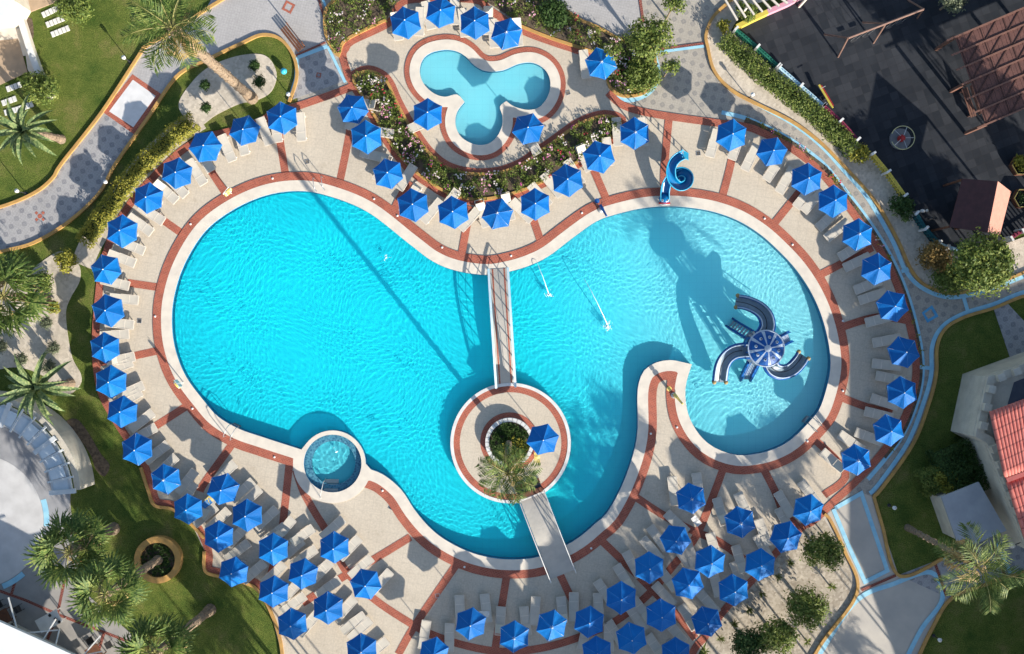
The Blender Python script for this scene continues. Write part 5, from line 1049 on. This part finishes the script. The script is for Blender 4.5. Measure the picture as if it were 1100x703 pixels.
for x,y,m,lb in((9,660,M_wood,'brown square table on the bar terrace'),(106,698,M_wood,'brown table at the bottom of the bar terrace'),(58,664,M_white,'long white table with small items on the terrace')):
    o=root('terrace_table',P(x,y),lb,'table','terrace tables',rz=.5); w_=.95 if m is M_wood else 1.6
    obj('tabletop',MB().box((0,0,.74),(w_,.95,.05)),m,o)
    for a in(-1,1):
        for b_ in(-1,1): obj('leg',MB().box((a*(w_/2-.08),b_*.38,.38),(.06,.06,.68)),m,o)
    for k,(cx,cy) in enumerate(((0,.85),(0,-.85),(.95,0),(-.95,0))):
        if m is M_white: continue
        sd=('upper','lower','right','left')[k]; c=root('terrace_chair',o.location+Vector((cx*math.cos(.5)-cy*math.sin(.5),cx*math.sin(.5)+cy*math.cos(.5),0)),'black chair at the %s side of the %s'%(sd,lb.replace('brown','')),'chair','black terrace chairs',rz=.5+math.atan2(-cy,-cx))
        obj('seat',MB().box((0,0,.45),(.45,.45,.05)),M_dark,c); obj('backrest',MB().box((-.22,0,.7),(.04,.42,.42)),M_dark,c)
        for a in(-1,1):
            for b_ in(-1,1): obj('leg',MB().box((a*.2,b_*.2,.23),(.03,.03,.4)),M_dark,c)
for i,(x,y) in enumerate([(54,661),(60,665),(64,668)]):
    o=obj('bowl',MB().lathe((0,0,.765),[(0,0.01),(.06,.01),(.11,.08)],12),M_dark); q=P(x,y,.77); o.location=(q.x,q.y,0); tag(o,'dark bowl on the white terrace table, %s from left'%ORD[i],'bowl','bowls on the white table')
cw=root('corner_wall',P(30,60),'curved cream wall at the top left corner','wall'); obj('curb',MB().strip(W2([(14,8),(25,20),(36,55),(47,85),(58,106)]),.35,0,.5),M_cope,cw,world=True); obj('coping_cap',MB().strip(W2([(14,8),(25,20),(36,55),(47,85),(58,106)]),.42,.5,.56),M_white,cw,world=True)
vl=root('villa',P(-10,10),'white roofed building at the top left photo edge','building'); q=[tuple(P(a,b,3.).xy) for a,b in [(-80,-60),(0,-60),(14,0),(4,18),(-80,22)]]; obj('white_roof',MB().prism(q,2.9,3.05),bpy.data.materials['white_roofing'],vl,world=True); obj('wall',MB().prism([(p[0]-.3,p[1]+.2) for p in q],0,2.9),M_stone,vl,world=True)
# ---------------------------------------------------------------- unseen buildings and trees set outside the frame to shade the place
nb=root('hotel_block',P(800,1000),'hotel block south of the deck','building'); q=W2([(665,1057),(683,967),(717,912),(741,908),(741,900),(760,902),(782,913),(791,947),(798,935),(798,880),(845,842),(875,852),(950,1150),(700,1200)])
obj('wall',MB().prism(q,0,9.0),M_stone,nb,world=True)
nb2=root('side_block',P(1250,800),'tall block east of the plaza beyond the photo','building'); q=W2([(1119,628),(1500,500),(1500,1100),(1230,1150),(1169,967),(1134,874),(1119,845)])
obj('wall',MB().prism(q,0,8.0),M_stone,nb2,world=True)
def shadetree(x,y,r,h,label,seed,n=700):  # unseen tree added so its crown shadow lands on the given point
    k=h/2.3; bx,by=x+60*k,y+76*k; g=P(bx,by); o=root('shade_caster_tree',g,label,'tree','unseen shade-casting trees'); mb=MB(); rw=r/16; rg_=random.Random(seed)
    for j in range(6): a=j*1.05; clump(mb,(rw*.5*math.cos(a),rw*.5*math.sin(a),h+rg_.uniform(-.4,.4)),(rw*.6,rw*.6,rw*.55),n//6,.2,seed=seed+j)
    obj('crown',mb,F_dark,o); obj('trunk',MB().tube([(0,0,0),(.1,0,h*.5),(0,0,h)],[.08,.06,.04],6),M_bark,o)
for i,(x,y,r) in enumerate([(650,500,28),(668,452,22),(690,600,30),(720,640,30),(735,592,28),(822,520,28),(855,492,22),(760,520,20),(700,680,26),(792,582,18),(610,575,20),(640,540,26),(850,545,14),(765,640,20),(742,500,14)]+[(240,640,24),(262,600,16),(200,590,22),(165,545,26),(120,505,22),(95,460,20),(215,700,26),(160,500,16),(255,690,20),(185,520,16),(140,590,14),(225,660,14),(205,620,12)]):
    shadetree(x,y,r,8.5+(i%3)*.5,'unseen leafy tree added for shade south of the deck, '+('first second third fourth fifth sixth seventh eighth ninth tenth eleventh twelfth thirteenth fourteenth fifteenth sixteenth seventeenth eighteenth nineteenth twentieth twenty-first twenty-second twenty-third twenty-fourth twenty-fifth twenty-sixth twenty-seventh twenty-eighth').split()[i]+' from the hotel block',i*3+1)

for i,(x,y,r,h) in enumerate([(962,12,26,8),(985,30,20,7.5),(940,-10,24,8),(990,205,20,5),(1012,188,18,5.5),(975,180,12,5),(1085,150,18,5)]):
    shadetree(x,y,r,h,'unseen leafy tree added for shade east of the playground, '+ORD[i]+' from the north',90+i)

for i,(x,y,a,lb) in enumerate([(330,174,.2,'small steel drain grate between the top left strips'),(150,345,1.5,'small steel drain grate on the left deck'),(420,545,-.5,'small steel drain grate right of the round spa'),(470,640,.2,'small steel drain grate on the bottom deck'),(750,165,.1,'small steel drain grate on the upper right deck'),(610,100,.3,'small steel drain grate beside the trefoil pool'),(855,470,.8,'small steel drain grate on the lower right deck')]):
    o=root('drain_grate',P(x,y),lb,'drain','drain grates in the deck',rz=a); fr=MB()
    for s_ in(-1,1): fr.box((0,s_*.13,.04),(.3,.03,.02)); fr.box((s_*.135,0,.04),(.03,.23,.02))
    obj('frame',fr,M_metal,o); br=MB()
    for k in range(5): br.box((-.09+.045*k,0,.038),(.015,.23,.015))
    obj('bars',br,M_dark,o)
